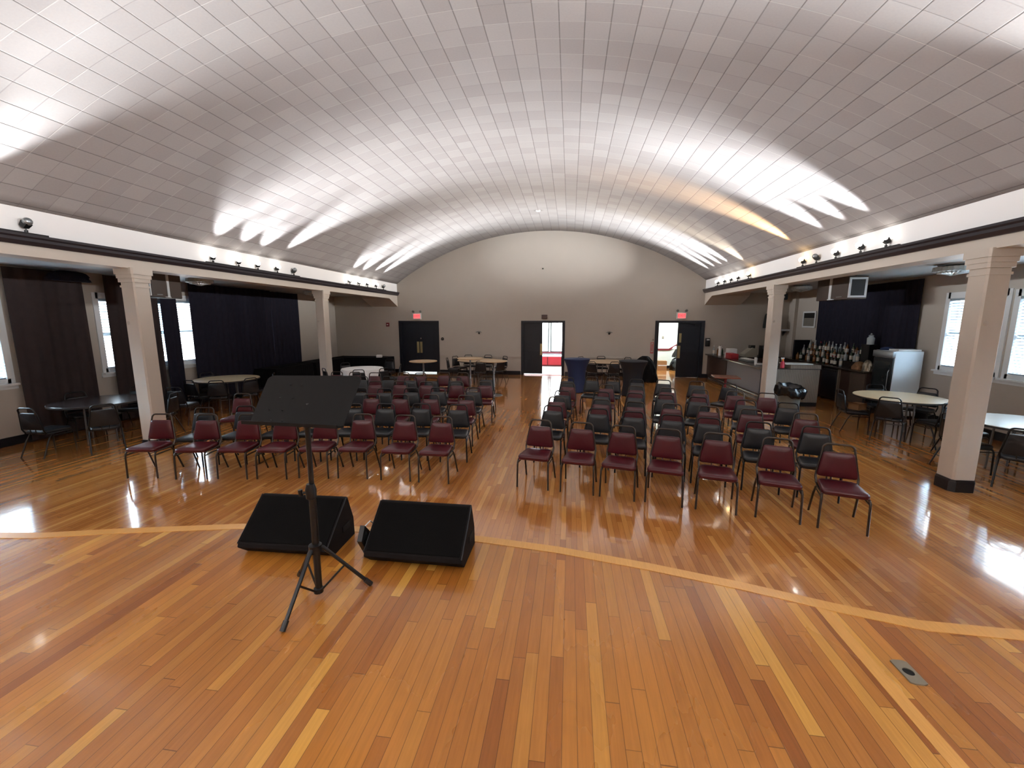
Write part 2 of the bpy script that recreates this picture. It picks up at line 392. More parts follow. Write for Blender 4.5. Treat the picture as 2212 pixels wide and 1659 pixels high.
# ------------------------------------------------------------------ doors
def leaf(parent, x0, x1, y, open_at=None, z0=.035, plates=(), name='door_leaf'):
    o = obj(name, MB().box(0, x1-x0, 0, .045, z0, DH-.001).box(.12,x1-x0-.12,-.004,0,.25,.95).box(.12,x1-x0-.12,-.004,0,1.1,1.85), M['door'], parent, smooth=0, bevel=.002)
    o.location = (x0, y, 0)
    for px0, px1, pz0, pz1 in plates:
        obj('push_plate', MB().box(px0, px1, -.012, -.004, pz0, pz1), M['brass'], o, smooth=0)
    return o
def door_frame(parent, x0, x1, t=.09):
    mb = MB().box(x0-t, x0+.03, YE-.03, YE+.21, 0, DH+.08).box(x1-.03, x1+t, YE-.03, YE+.21, 0, DH+.08).box(x0+.03, x1-.03, YE-.03, YE+.21, DH, DH+.08)
    return obj('door_frame', mb, M['door'], parent, smooth=0)
d1 = sroot('door_1'); door_frame(d1, *DO[0])
leaf(d1, -6.71, -6.0003, YE+.05, z0=.05, plates=((.595,.69,.82,1.27),))
l = leaf(d1, -5.9997, -5.29, YE+.05, z0=.05, plates=((.017,.11,.82,1.27),))
obj('lock', MB().lathe([(.03,0),(.03,.012),(.02,.02)], n=14).xform(Matrix.Translation((.06,-.004,1.40)) @ Matrix.Rotation(PI/2,4,'X')), M['chrome'], l)
d2 = sroot('door_2'); door_frame(d2, *DO[1], t=.075)
leaf(d2, -1.77, -1.055, YE+.05, z0=.05, plates=((.63,.705,.78,1.22),))
l = leaf(d2, -.30, .40, YE+.22, z0=.03); l.rotation_euler = (0,0,math.radians(86)); l.location = (-.262, YE+.20, 0)
d3 = sroot('door_3'); door_frame(d3, *DO[2], t=.10)
l = leaf(d3, 3.945, 4.73, YE+.05, z0=.006, plates=((.02,.115,.72,1.18),(.055,.135,1.30,1.64)))
obj('door_closer', MB().box(.60,.70,-.05,-.004,1.90,1.96).tube([(.62,-.04,1.96),(.40,-.08,1.985)], .008), M['blackmetal'], l)
l = leaf(d3, 3.25, 4.0, YE+.22, z0=.03); l.rotation_euler = (0,0,math.radians(97)); l.location = (3.26, YE+.21, 0)

# ------------------------------------------------------------------ windows with blinds
PORTALS = []
def window(n, side, y0, y1, z0, z1, blind=True):
    r = sroot('window_%d' % n); s = -1 if side == 'L' else 1; X = WL if side == 'L' else WR
    def bx(mb, u0, u1, a, b, c, d): return mb.box(min(X+s*u0,X+s*u1), max(X+s*u0,X+s*u1), a, b, c, d)
    f = MB()
    for a, b, c, d in ((y0-.055,y0+.045,z0-.04,z1+.08),(y1-.045,y1+.055,z0-.04,z1+.08),(y0,y1,z1-.04,z1+.08),(y0,y1,z0-.04,z0+.05)): bx(f, -.022, .12, a, b, c, d)
    bx(f, .06, .10, y0, y1, (z0+z1)/2-.025, (z0+z1)/2+.025)
    obj('window_frame', f, M['window_frame'], r, smooth=0)
    p = MB(); bx(p, .085, .089, y0+.04, y1-.04, z0+.04, z1-.03); obj('pane', p, M['pane'], r, smooth=0)
    sl = MB(); bx(sl, -.09, .02, y0-.07, y1+.07, z0-.065, z0-.03); bx(sl, -.025, -.0, y0-.08, y1+.08, z0-.13, z0-.065); obj('sill', sl, M['window_frame'], r, smooth=0)
    if blind:
        b = MB(); z = z0+.08
        bx(b, -.012, .045, y0+.05, y1-.05, z1-.085, z1-.035)
        while z < z1-.09:
            c = X+s*.022
            q = [(c-s*.019, y0+.05, z+.008), (c+s*.019, y0+.05, z-.008), (c+s*.019, y1-.05, z-.008), (c-s*.019, y1-.05, z+.008)]
            b.add(q + [(x,y,zz+.0022) for x,y,zz in q], [(0,1,2,3),(7,6,5,4),(0,4,5,1),(1,5,6,2),(2,6,7,3),(3,7,4,0)])
            z += .054
        bx(b, .0, .04, y0+.05, y1-.05, z0+.052, z0+.07)
        for yy in (y0+.2, y1-.2): b.tube([(X+s*.022,yy,z0+.06),(X+s*.022,yy,z1-.06)], .0015, 4)
        obj('blind', b, M['slat'], r, smooth=0)
    PORTALS.append(((X+s*.16, (y0+y1)/2, (z0+z1)/2), (y1-y0, z1-z0), 'x', -s))
for i, a in enumerate(LW): window(i+1, 'L', *a)
for i, a in enumerate(RW): window(i+6, 'R', *a)

# ------------------------------------------------------------------ curtains
def curtain(name, y0, y1, z0, z1, x, m, label, wave=.19, amp=.017, top_pinch=.5, seed=1, n=None):
    rnd = random.Random(seed); n = n or max(16, int((y1-y0)/wave*10)); zs = 10; mb = MB(); ph = rnd.random()*6
    def pt(i, j, off):
        u = i/n; y = y0+(y1-y0)*u; t = j/zs; a = amp*(.55+.45*t)
        o = a*math.sin(2*PI*(y-y0)/wave+ph+.7*math.sin(y*2.3+seed)) + .012*math.sin(y*7+t*3)
        return (x+o+off, y, z1-(z1-z0)*t)
    rows = [[pt(i,j,-.004) for i in range(n+1)] + [pt(i,j,.004) for i in range(n,-1,-1)] for j in range(zs+1)]
    mb.loft(rows)
    return tag(obj(name, mb, m, smooth=60), label, 'curtain')
CX_ = WL+.13
curtain('curtain', 5.93, 7.08, .04, 3.04, CX_, M['curtain_brown'], 'wide dark brown floor-length curtain beside the round table near the stage', seed=2)
curtain('curtain', 7.45, 8.56, .04, 3.05, CX_, M['curtain_brown'], 'dark curtain hanging behind the first left column, beside the narrow lit blind', seed=3)
curtain('curtain', 8.615, 9.00, .04, 3.02, CX_, M['curtain'], 'narrow black curtain panel between a slit of daylight and the blind', seed=4)
curtain('curtain', 9.39, 12.279, .04, 3.05, CX_, M['curtain'], 'very wide black curtain behind the beige round table', seed=5)
curtain('curtain', 12.295, 13.62, .04, 3.03, CX_, M['curtain'], 'black curtain panel on the far side of the slit, ending at bare wall', seed=6)
curtain('curtain', 10.42, 14.25, 1.0, 3.02, WR-.055, M['curtain'], 'black curtain covering the wall above the liquor bottles', amp=.014, seed=7)

# ------------------------------------------------------------------ banquet chairs
def chair_parts():
    def rr(w0, w1, y0, y1, r, n=4):
        """rounded trapezoid: width w0 at y0, w1 at y1"""
        cs_ = [((w1/2-r, y1-r),0),((-w1/2+r,y1-r),90),((-w0/2+r,y0+r),180),((w0/2-r,y0+r),270)]
        o = []
        for (cx,cy),a in cs_:
            for k in range(n+1):
                t = math.radians(a+90*k/n); o.append((cx+r*math.cos(t), cy+r*math.sin(t)))
        return o
    def inset(o, k):
        cx = sum(p[0] for p in o)/len(o); cy = sum(p[1] for p in o)/len(o)
        return [(cx+(x-cx)*k, cy+(y-cy)*k) for x,y in o]
    so = rr(.405,.355,-.225,.165,.055)
    seat = MB().loft([[(x,y,z) for x,y in inset(so,k)] for k,z in ((.93,.368),(.985,.374),(1,.388),(1,.404),(.975,.416),(.9,.424),(.6,.430),(.25,.431))])
    bo = rr(.365,.285,0,.275,.03)
    A = Vector((0,.168,.445)); B = Vector((0,.205,.745)); d = (B-A).normalized(); nrm = Vector((0,-d.z,d.y))
    def bp(x,t,h): p = A+d*t+nrm*h; return (x,p.y,p.z)
    back = MB().loft([[bp(x,t,h) for x,t in inset(bo,k)] for k,h in ((.92,-.014),(.985,-.010),(1,0),(1,.014),(.975,.024),(.9,.030),(.5,.034))])
    hoop = []
    pts = [(.183,.135,.375),(.186,.155,.405)]
    for t in (.0,.1,.2,.28): p = A+d*t; pts.append((.190-.045*t/.28, p.y+.004, p.z))
    p = A+d*.30
    top = .80
    for k in range(1,6):
        a = PI/2*k/5; pts.append((.143-.055*(1-math.cos(a)), p.y+.01+.006*k/5, p.z+(top-p.z)*math.sin(a)))
    full = [(x,y,z) for x,y,z in pts] + [(-x,y,z) for x,y,z in pts[::-1]]
    hoop = MB().tube(full, .0115, 7)
    rails = []
    for s in (1,-1):
        rails.append(MB().tube([(s*.193,-.20,.368),(s*.190,0,.366),(s*.184,.15,.372)], .0105, 6).tube([(s*.197,-.205,.325),(s*.192,.06,.325)], .008, 6))
    fl = [MB().tube([(s*.188,-.150,.368),(s*.196,-.195,.360),(s*.200,-.212,.335),(s*.201,-.216,.29),(s*.205,-.222,.0)], .0115, 7) for s in (1,-1)]
    rl = [MB().tube([(s*.184,.04,.362),(s*.190,.085,.345),(s*.196,.14,.25),(s*.205,.235,.0)], .0115, 7) for s in (1,-1)]
    br = [MB().tube([(s*.035,.150,.372),(s*.045,.168,.41),(s*.05,.172,.455)], .007, 6) for s in (1,-1)]
    return seat, back, hoop, rails, fl, rl, br
def make_chair(label, vin, fr):
    t = thing('banquet_chair', label, 'chair'); seat, back, hoop, rails, fl, rl, br = chair_parts()
    obj('seat', seat, vin, t, 50); obj('backrest', back, vin, t, 50); obj('back_frame', hoop, fr, t, 60)
    for m in rails: obj('side_rail', m, fr, t, 60)
    for m in fl+rl: obj('leg', m, fr, t, 60)
    for m in br: obj('back_bracket', m, vin, t, 60)
    return t
PROTO = {'r': make_chair('', M['red_vinyl'], M['frame_grey']), 'b': make_chair('', M['black_vinyl'], M['frame_black'])}
USED = {}
def chair(kind, hx, hy, rz, label, group):
    """hx, hy: where the top of the back hoop stands"""
    x = hx + math.sin(rz)*.205; y = hy - math.cos(rz)*.205
    p = PROTO[kind]
    if kind not in USED:
        USED[kind] = 1; p.location = (x,y,0); p.rotation_euler = (0,0,rz); p['label'] = label; p['group'] = group; return p
    return dup(p, (x,y,0), rz, label, group)
ORD = ['first','second','third','fourth','fifth','sixth','seventh','eighth']
LROWS = [('r',[(-1.76,5.51),(-2.30,5.52),(-2.93,5.51),(-3.48,5.45),(-4.03,5.34),(-4.56,5.27),(-5.15,5.19),(-5.83,5.13)]),
 ('b',[(-1.75,6.34),(-2.36,6.34),(-2.93,6.26),(-3.45,6.19),(-3.98,6.08),(-4.50,5.94),(-5.04,5.79),(-5.60,5.61)]),
 ('r',[(-1.82,7.16),(-2.48,7.16),(-3.03,7.09),(-3.57,7.07),(-4.15,6.99),(-4.73,6.91),(-5.33,6.86),(-5.96,6.80)]),
 ('b',[(-1.89,8.02),(-2.59,7.93),(-3.10,7.81),(-3.60,7.68),(-4.12,7.67)]),
 ('r',[(-1.82,8.85),(-2.44,8.77),(-3.10,8.68),(-3.69,8.67),(-4.24,8.60)]),
 ('b',[(-1.96,9.74),(-2.67,9.48),(-3.20,9.34),(-3.72,9.35),(-4.28,9.38),(-4.93,9.30)]),
 ('r',[(-2.70,10.31),(-3.21,10.34),(-3.76,10.12),(-4.23,10.16),(-4.94,10.02),(-5.50,10.05),(-6.02,10.08)])]
RROWS = [('r',[(-.37,5.50),(.18,5.42),(.70,5.32),(1.23,5.23),(1.77,5.11),(2.38,4.98),(2.92,4.81)]),
 ('b',[(-.24,6.47),(.45,6.34),(.95,6.18),(1.47,6.05),(1.92,5.92),(2.50,5.76),(3.11,5.60)]),
 ('r',[(-.20,7.22),(.55,7.09),(1.09,6.95),(1.65,6.87),(2.17,6.73),(2.74,6.60),(3.40,6.40)]),
 ('b',[(-.12,7.88),(.61,7.84),(1.21,7.80),(1.72,7.70),(2.24,7.54),(2.96,7.36),(3.54,7.20)]),
 ('r',[(-.02,8.89),(.77,8.77),(1.36,8.66),(1.94,8.49),(2.52,8.39),(3.12,8.26),(3.62,8.12)]),
 ('b',[(-.04,9.75),(.53,9.90),(1.01,9.84),(1.52,9.65),(2.10,9.62),(2.77,9.49),(3.35,9.21)])]
for side, rows, a0 in (('block behind the music stand', LROWS, 6), ('block nearer the bar', RROWS, -14)):
    for i, (k, row) in enumerate(rows):
        for j, (x, y) in enumerate(row):
            a = a0 + random.uniform(-3,3)
            if a0 == 6: a = 2 + j*1.1 + random.uniform(-2.5,2.5)
            if a0 < 0: a = -9 - j*1.3 + random.uniform(-3,3)
            if i == 5 and a0 < 0 and j == 6: a = -42
            c = 'burgundy' if k == 'r' else 'black'
            chair(k, x, y, math.radians(a), f'{c} vinyl chair, {ORD[i]} row of the {side}, {ORD[j]} from the aisle', f'{c} chairs in the rows facing the stage')
def face(px, py, tx, ty): return math.atan2(tx-px, -(ty-py))

# ------------------------------------------------------------------ round tables
def round_table(cx, cy, r, top, label, rot=0):
    t = thing('round_table', label, 'table', (cx,cy,0), rot)
    obj('tabletop', MB().lathe([(.02,.686),(r-.03,.686),(r-.004,.69),(r,.70),(r,.712),(r-.006,.72),(.02,.72)], n=56), top, t, 30)
    obj('edge_band', MB().loft([[((r+e)*math.cos(2*PI*k/56),(r+e)*math.sin(2*PI*k/56),z) for k in range(56)] for e,z in ((-.01,.684),(.004,.686),(.004,.712),(-.004,.714))], cap=False), M['edge'], t, 40)
    for sx in (1,-1):
        for sy in (1,-1):
            obj('leg', MB().tube([(sx*.22,sy*.17,.686),(sx*.235,sy*.18,.62),(sx*.25,sy*.19,0)], .014, 8), M['steel'], t)
        obj('brace', MB().tube([(sx*.245,-.18,.22),(sx*.245,.18,.22)], .009, 6).tube([(sx*.245,0,.22),(sx*.06,0,.68)], .008, 6), M['steel'], t)
    obj('apron', MB().box(-.30,.30,-.20,-.17,.655,.686).box(-.30,.30,.17,.20,.655,.686), M['edge'], t, smooth=0)
    return t
TB = {'T1':(-8.35,6.27,.66,M['dark_top'],'dark-topped round table by the brown curtain, nearest the left column'),
 'T2':(-8.37,9.13,.70,M['tan_top'],'beige round table in front of the wide black curtain'),
 'T3':(-6.09,11.59,.58,M['tan_top'],'round table under a white cloth beyond the second left column'),
 'TB':(-3.25,14.53,.72,M['tan_top'],'low tan round table by the far wall, behind two tall cocktail tables'),
 'TM':(1.25,14.62,.72,M['tan_top'],'tan round table between the two stretch-covered cocktail tables'),
 'TR':(6.13,8.60,.68,M['tan_top'],'tan round table beside the first right column, by the fridge'),
 'TR2':(6.33,6.57,.66,M['white_top'],'pale round table under the right windows, cut by the photo edge')}
for k, (x, y, r, m, lb) in TB.items(): round_table(x, y, r, m, lb, rot=.3+.5*len(k)+x)
TC = {'T1':[(-8.72,7.28,'by the window wall, far side of the dark round table'),(-9.20,6.52,'by the brown curtain, window side of the dark round table'),(-8.31,5.22,'stage side of the dark round table, front'),(-7.45,5.62,'beside the column, at the dark round table'),(-7.30,6.70,'behind the first left column, at the dark round table')],
 'T2':[(-8.49,8.21,'window-blind side of the beige round table'),(-7.84,8.24,'front centre of the beige round table'),(-7.38,8.71,'aisle side of the beige round table'),(-9.28,9.49,'against the black curtain, behind the beige round table'),(-7.50,9.63,'behind the beige table, toward the black-clothed tables'),(-7.92,7.30,'standing alone just past the first left column')],
 'T3':[(-5.77,10.80,'front of the white-clothed round table'),(-7.01,12.25,'behind the white-clothed table, by the skirted tables'),(-6.72,10.85,'just right of the second left column'),(-5.24,11.07,'aisle side of the white-clothed table'),(-6.14,13.60,'at the end of the black-skirted table by the far wall'),(-5.12,12.05,'side-on, between white-clothed table and closed navy doors')],
 'TB':[(-4.33,14.40,'nearest the closed navy doors, at the low tan table'),(-4.22,15.06,'second from the closed navy doors, at the low tan table'),(-3.87,15.68,'against the far wall behind the low tan table, nearer the closed doors'),(-3.10,15.70,'against the far wall behind the low tan table, middle'),(-2.38,15.30,'far wall end of the low tan table, nearer the lit doorway'),(-2.90,13.40,'aisle front of the low tan table, beside a pole'),(-2.28,13.70,'front corner of the low tan table nearest the lit doorway')],
 'TM':[(1.16,15.72,'against the far wall, directly behind the middle tan table'),(2.07,15.35,'far wall side of the middle tan table, by the dark heap'),(.71,13.68,'front of the middle tan table, beside the navy stretch cover'),(1.44,13.63,'front centre of the middle tan table'),(.41,15.40,'hidden behind the navy stretch-covered cocktail table')],
 'TR':[(5.22,8.75,'bearing a cardboard box, at the tan table near the bar'),(5.60,8.02,'back toward us, front of the tan table by the fridge'),(6.25,7.62,'hard against the first right column at the tan table'),(6.32,9.52,'behind the tan table, below the glass-door cooler'),(7.02,9.15,'window side of the tan table by the fridge')],
 'TR2':[(7.08,7.10,'under the right window, side-on, past the column'),(6.12,7.50,'behind the pale round table under the right windows'),(5.62,5.82,'back toward us, in front of the pale round table'),(5.42,6.62,'beside the base of the first right column, at the pale table')]}
for k, lst in TC.items():
    cx, cy = TB[k][:2]
    for hx, hy, lb in lst:
        dd = math.hypot(hx-cx, hy-cy); need = 1.09 if k == 'T3' else .86
        if dd < need: hx, hy = cx+(hx-cx)*need/dd, cy+(hy-cy)*need/dd
        chair('b', hx, hy, face(hx,hy,cx,cy), 'black chair ' + lb, 'black chairs around the round tables')

# white cloth on T3
def cloth():
    mb = MB(); n = 96; r = TB['T3'][2]+.012; rings = []
    rings.append([(.02*math.cos(2*PI*k/n), .02*math.sin(2*PI*k/n), .732) for k in range(n)])
    rings.append([(r*.96*math.cos(2*PI*k/n), r*.96*math.sin(2*PI*k/n), .728) for k in range(n)])
    for z, e in ((.724,0),(.70,.012),(.60,.025),(.48,.04),(.36,.055)):
        rg = []
        for k in range(n):
            a = 2*PI*k/n; q = (e/.055)*.6
            rr_ = r+e*.6+q*.035*math.sin(9*a)+q*.018*math.sin(17*a+1)
            rg.append((rr_*math.cos(a), rr_*math.sin(a), z-(.05*q*math.cos(4*a) if z < .4 else 0)))
        rings.append(rg)
    mb.loft(rings, cap=False); mb.f.append(tuple(range(n)))
    o = obj('tablecloth', mb, M['white_cloth'], smooth=60); o.location = (TB['T3'][0],TB['T3'][1],0)
    o.modifiers.new('thick','SOLIDIFY').thickness = .003
    return tag(o, 'white cloth draped over the round table past the second left column', 'tablecloth')
cloth()

# cocktail tables
def cocktail(x, y, label):
    t = thing('cocktail_table', label, 'table', (x,y,0), 0, 'tall cocktail tables with tan tops')
    obj('tabletop', MB().lathe([(.02,.968),(.36,.968),(.385,.975),(.39,.985),(.385,.996),(.02,1.0)], n=44), M['tan_top'], t, 30)
    obj('pole', MB().lathe([(.10,.94),(.10,.968),(.03,.968),(.026,.9),(.026,.03),(.05,.02)], n=16), M['chrome'], t)
    obj('base', MB().lathe([(.02,.035),(.07,.034),(.20,.018),(.24,.010),(.25,0),(.02,0)], n=32), M['steel'], t)
    return t
cocktail(-4.10, 11.30, 'tall cocktail table with tan top in front of the closed navy doors')
cocktail(-2.99, 12.33, 'tall cocktail table with tan top, in front of the low tan table')
cocktail(-2.13, 11.60, 'tall cocktail table with tan top, nearest the lit doorway')
def spandex(x, y, m, label, s=1):
    t = thing('stretch_covered_table', label, 'table', (x,y,0))
    n = 48; prof = [(.02,1.0),(.375,1.0),(.388,.99),(.382,.965),(.335,.86),(.295,.75),(.268,.62),(.252,.46),(.25,.30),(.258,.12),(.268,.02)]
    rings = []
    for r, z in prof:
        q = max(0,(.5-z)/.5)
        rings.append([(s*(r+q*.028*math.cos(4*2*PI*k/n))*math.cos(2*PI*k/n), s*(r+q*.028*math.cos(4*2*PI*k/n))*math.sin(2*PI*k/n), z) for k in range(n)])
    obj('stretch_cover', MB().loft(rings, cap=False).lathe([(.02,1.0),(.001,1.0)],n=48), m, t, 40)
    obj('tabletop', MB().lathe([(.02,.97),(.37*s,.97),(.37*s,.995),(.02,.995)], n=32), M['tan_top'], t)
    obj('pole', MB().lathe([(.03,.05),(.03,.97)], n=12), M['steel'], t)
    for k in range(4):
        a = PI/2*k; obj('foot', MB().tube([(0,0,.06),(.2*math.cos(a),.2*math.sin(a),.03),(.26*math.cos(a),.26*math.sin(a),0.012)], .018, 8), M['blackmetal'], t)
    return t
spandex(.22, 12.50, M['navy_spandex'], 'cocktail table in navy stretch cover beside the lit centre doorway')
spandex(1.78, 12.05, M['black_spandex'], 'cocktail table in black stretch cover, nearer the door with the stair', 1.02)

# heap of dark fabric behind the black stretch table
def lump(name, c, rx, ry, h, m, label, cat, seed=3, n=40, pw=.8, flat=0):
    rnd = random.Random(seed); k1, k2, k3 = [rnd.random()*6 for _ in range(3)]; rings = []
    zs = [0,.12,.3,.5,.68,.82,.92,.98]
    for z in zs:
        rad = (1-z**2.4)**pw
        rg = []
        for k in range(n):
            a = 2*PI*k/n; q = 1+.10*math.sin(3*a+k1+z*3)+.07*math.sin(7*a+k2-z*5)+.05*math.sin(13*a+k3+11*z)+rnd.uniform(-.03,.03)
            rg.append((c[0]+rx*rad*q*math.cos(a), c[1]+ry*rad*q*math.sin(a), c[2]+h*z))
        rings.append(rg)
    o = obj(name, MB().loft(rings), m, smooth=24); return tag(o, label, cat)
lump('fabric_heap', (2.62,15.05,0), .40, .42, .90, M['black_cloth'], 'heap of dark fabric piled by the door with the stair', 'heap', seed=11, pw=.5)

lump('curtain_swag', (-9.24,6.76,2.86), .10, .34, .19, M['curtain'], 'dark bunched swag at the top of the wide brown curtain', 'swag', seed=31, pw=.35)

# square pedestal table by the bar
t = thing('pedestal_table', 'small square brown pedestal table in front of the bar counter', 'table', (3.93,11.10,0), math.radians(-9))
obj('tabletop', MB().rbox(-.30,.30,-.28,.28,.695,.722,.02), M['rust'], t)
obj('pedestal', MB().lathe([(.12,.67),(.12,.695),(.035,.66),(.03,.6),(.03,.08),(.05,.05)], n=16), M['darkred'], t)
obj('base', MB().box(-.26,.26,-.03,.03,0,.045).box(-.03,.03,-.26,.26,.001,.046), M['blackmetal'], t, bevel=.008)

# black-skirted long tables
def skirted(cx, cy, L, W, rot, label, h=.70):
    t = thing('skirted_table', label, 'table', (cx,cy,0), rot)
    obj('tabletop', MB().rbox(-L/2,L/2,-W/2,W/2,h-.03,h,.012), M['black_cloth'], t)
    pts = []; per = [(-L/2,-W/2),(L/2,-W/2),(L/2,W/2),(-L/2,W/2)]
    for i in range(4):
        a, b = Vector(per[i]), Vector(per[(i+1)%4]); d = b-a; k = int(d.length/.03); n_ = Vector((d.y,-d.x)).normalized()
        for j in range(k):
            p = a+d*(j/k); pts.append((p, n_, j))
    def ring(z, am, off): return [(p.x+n_.x*(off+am*math.sin(j*1.9)), p.y+n_.y*(off+am*math.sin(j*1.9)), z) for p,n_,j in pts]
    obj('skirt', MB().loft([ring(h-.002,.001,.004), ring(h-.05,.006,.012), ring(.35,.010,.02), ring(.02,.014,.028)], cap=False), M['black_cloth'], t, 60)
    for sx in (1,-1):
        for sy in (1,-1): obj('leg', MB().tube([(sx*(L/2-.1),sy*(W/2-.06),h-.03),(sx*(L/2-.1),sy*(W/2-.06),0)], .015, 8), M['steel'], t)
    return t
skirted(-8.95, 12.08, 1.8, .70, PI/2, 'black-skirted long table along the window wall, nearer the beige round table')
skirted(-8.95, 14.03, 1.8, .70, PI/2, 'black-skirted long table along the window wall, toward the far corner')
skirted(-8.05, 15.45, 2.2, .75, 0, 'black-skirted long table against the far wall, with the white bundle')
o = obj('napkin_bundle', MB().rbox(-.11,.11,-.09,.09,0,.10,.03).xform(Matrix.Rotation(.3,4,'Z')), M['white_cloth']); o.location = (-7.30,15.25,.70)
tag(o, 'white folded bundle on the black-skirted table by the far wall', 'bundle')

# ------------------------------------------------------------------ music stand
P0 = Vector((-1.285,1.845,SZ))
t = thing('music_stand', 'black music stand with solid desk standing on the stage', 'music stand', P0)
def R_(p): return tuple(Vector(p)-P0)
bl, br_, tr, tl = Vector((-1.545,1.80,1.652)), Vector((-1.058,1.80,1.646)), Vector((-1.072,2.035,1.855)), Vector((-1.606,2.035,1.848))
def dk(u, v, h=0):
    p = bl.lerp(br_,u).lerp(tl.lerp(tr,u), v); nrm = (br_-bl).cross(tl-bl).normalized(); return R_(p+nrm*h)
out = []
ca_ = .07
for (cu,cv,a) in ((1-ca_,1-ca_*1.6,0),(ca_,1-ca_*1.6,90)):
    for k in range(6):
        q = math.radians(a+18*k); out.append((cu+ca_*math.cos(q), cv+ca_*1.6*math.sin(q)))
out += [(0,0),(1,0)]
desk = MB().loft([[dk(u,v,h) for u,v in out] for h in (0,.006)])
d_ = obj('desk', desk, M['stand_desk'], t, 30)
lip = MB()
def lp(u, y, z): p = bl.lerp(br_,u); return R_((p.x, p.y+y, p.z+z))
lip.loft([[lp(u,0,-.004),lp(u,-.055,-.006+.012),lp(u,-.055,.012+.005),lp(u,0,.004)] for u in (0,1)])
lip.loft([[lp(u,-.055,.006),lp(u,-.060,.006),lp(u,-.060,.022),lp(u,-.055,.022)] for u in (0,1)])
obj('ledge', lip, M['stand_desk'], d_, 0)
for u, v in ((.28,.78),(.40,.78),(.22,.50),(.36,.50),(.16,.24),(.30,.24),(.22,.04),(.34,.04)):
    c = Vector(dk(u,v,.006)); obj('rivet', MB().lathe([(.0045,0),(.003,.002)], n=8).xform(Matrix.Translation(c) @ Matrix.Rotation(-.85,4,'X')), M['steel'], d_)
obj('upper_tube', MB().tube([R_((-1.285,1.855,SZ+.56)),R_((-1.285,1.855,SZ+.96))], .0125, 12).tube([R_((-1.285,1.86,SZ+.95)),R_((-1.30,1.90,SZ+1.03))], .012, 10), M['blackmetal'], t)
lt = obj('lower_tube', MB().tube([R_((-1.285,1.848,SZ+.035)),R_((-1.285,1.853,SZ+.60))], .0175, 14), M['blackmetal'], t)
obj('height_clamp', MB().lathe([(.018,.55),(.025,.555),(.027,.60),(.019,.63)], n=14).tube([(0,.0,.585),(-.045,-.015,.585)], .007, 8).tube([(-.045,-.015,.57),(-.048,-.016,.602)], .011, 8), M['blackmetal'], t)
obj('leg_hub', MB().lathe([(.016,.255),(.032,.26),(.032,.30),(.016,.305)], n=14), M['blackmetal'], t)
obj('bottom_collar', MB().lathe([(.015,.028),(.024,.032),(.024,.055),(.016,.06)], n=14), M['blackmetal'], t)
for fx, fy in ((-1.305,1.585),(-1.058,1.975),(-1.505,2.0)):
    f = Vector((fx,fy,SZ+.008))-P0; dirn = Vector((f.x,f.y,0)).normalized(); a = dirn*.035+Vector((0,0,.28))
    lg = obj('leg', MB().tube([dirn*.02+Vector((0,0,.283)), a, f], .0095, 10), M['blackmetal'], t)
    obj('rubber_foot', MB().tube([f.lerp(a,.13), f+Vector((0,0,.001))], .0135, 10), M['blackplastic'], lg)
    mid = a.lerp(f,.45); obj('brace', MB().tube([dirn*.02+Vector((0,0,.045)), mid], .0055, 6), M['blackmetal'], t)

# ------------------------------------------------------------------ stage monitors
def monitor(x0, x1, y, label, rot=0, side_in=.012):
    cx = (x0+x1)/2; hw = (x1-x0)/2
    t = thing('stage_monitor', label, 'speaker', (cx,y,SZ), rot)
    prof = [(.075,0),(0,.065),(.008,.088),(.262,.30),(.28,.30),(.345,.125),(.35,0)]
    obj('cabinet', MB().prism(prof, -hw, hw, 'x'), M['carpetbox'], t, 0, bevel=.006)
    A = Vector((0,.008,.088)); B = Vector((0,.262,.30)); d = (B-A).normalized(); nrm = Vector((0,-d.z,d.y))
    def q(x,tt,h): p = A+d*tt+nrm*h; return (x,p.y,p.z)
    L = (B-A).length; w_ = hw-.014
    o_ = [(-w_,.012),(w_,.012),(w_,L-.012),(-w_,L-.012)]
    obj('grille', MB().loft([[q(x,tt,h) for x,tt in o_] for h in (0,.006)]), M['grille'], t, 0, bevel=.002)
    for s in (1,-1):
        obj('corner_trim', MB().tube([q(s*hw,0,.0),q(s*hw,L,.0)], .004, 6), M['blackmetal'], t)
        obj('handle', MB().box(s*hw-.004, s*hw+.004, .19,.28,.09,.13), M['hole'], t, 0)
    return t
monitor(-1.185, -.59, 2.135, 'black wedge stage monitor beside the music stand, clear of its pole')
monitor(-2.005, -1.42, 2.135, 'black wedge stage monitor behind the music stand pole', rot=math.radians(2))
t = thing('control_box', 'small black tilted box with a grey screen leaning on the clear wedge monitor', 'controller', (-1.235,2.26,SZ))
cb = [(-.070,.125),(.006,.001),(.065,.110),(-.020,.206)]
obj('body', MB().prism(cb, -.016, .016, 'x'), M['blackplastic'], t, 0, bevel=.003)
cc = (sum(p[0] for p in cb)/4, sum(p[1] for p in cb)/4)
for s_ in (-1,1): obj('screen', MB().prism([(cc[0]+(y-cc[0])*.55, cc[1]+(z-cc[1])*.55) for y,z in cb], s_*.0165-.001, s_*.0165+.001, 'x'), M['darkglass'], t, 0)
obj('cable', MB().tube([(.0,.0,.185),(.015,.05,.20),(.02,.10,.15),(.015,.16,.03),(-.02,.24,.006)], .004, 6), M['white_plastic'], t)

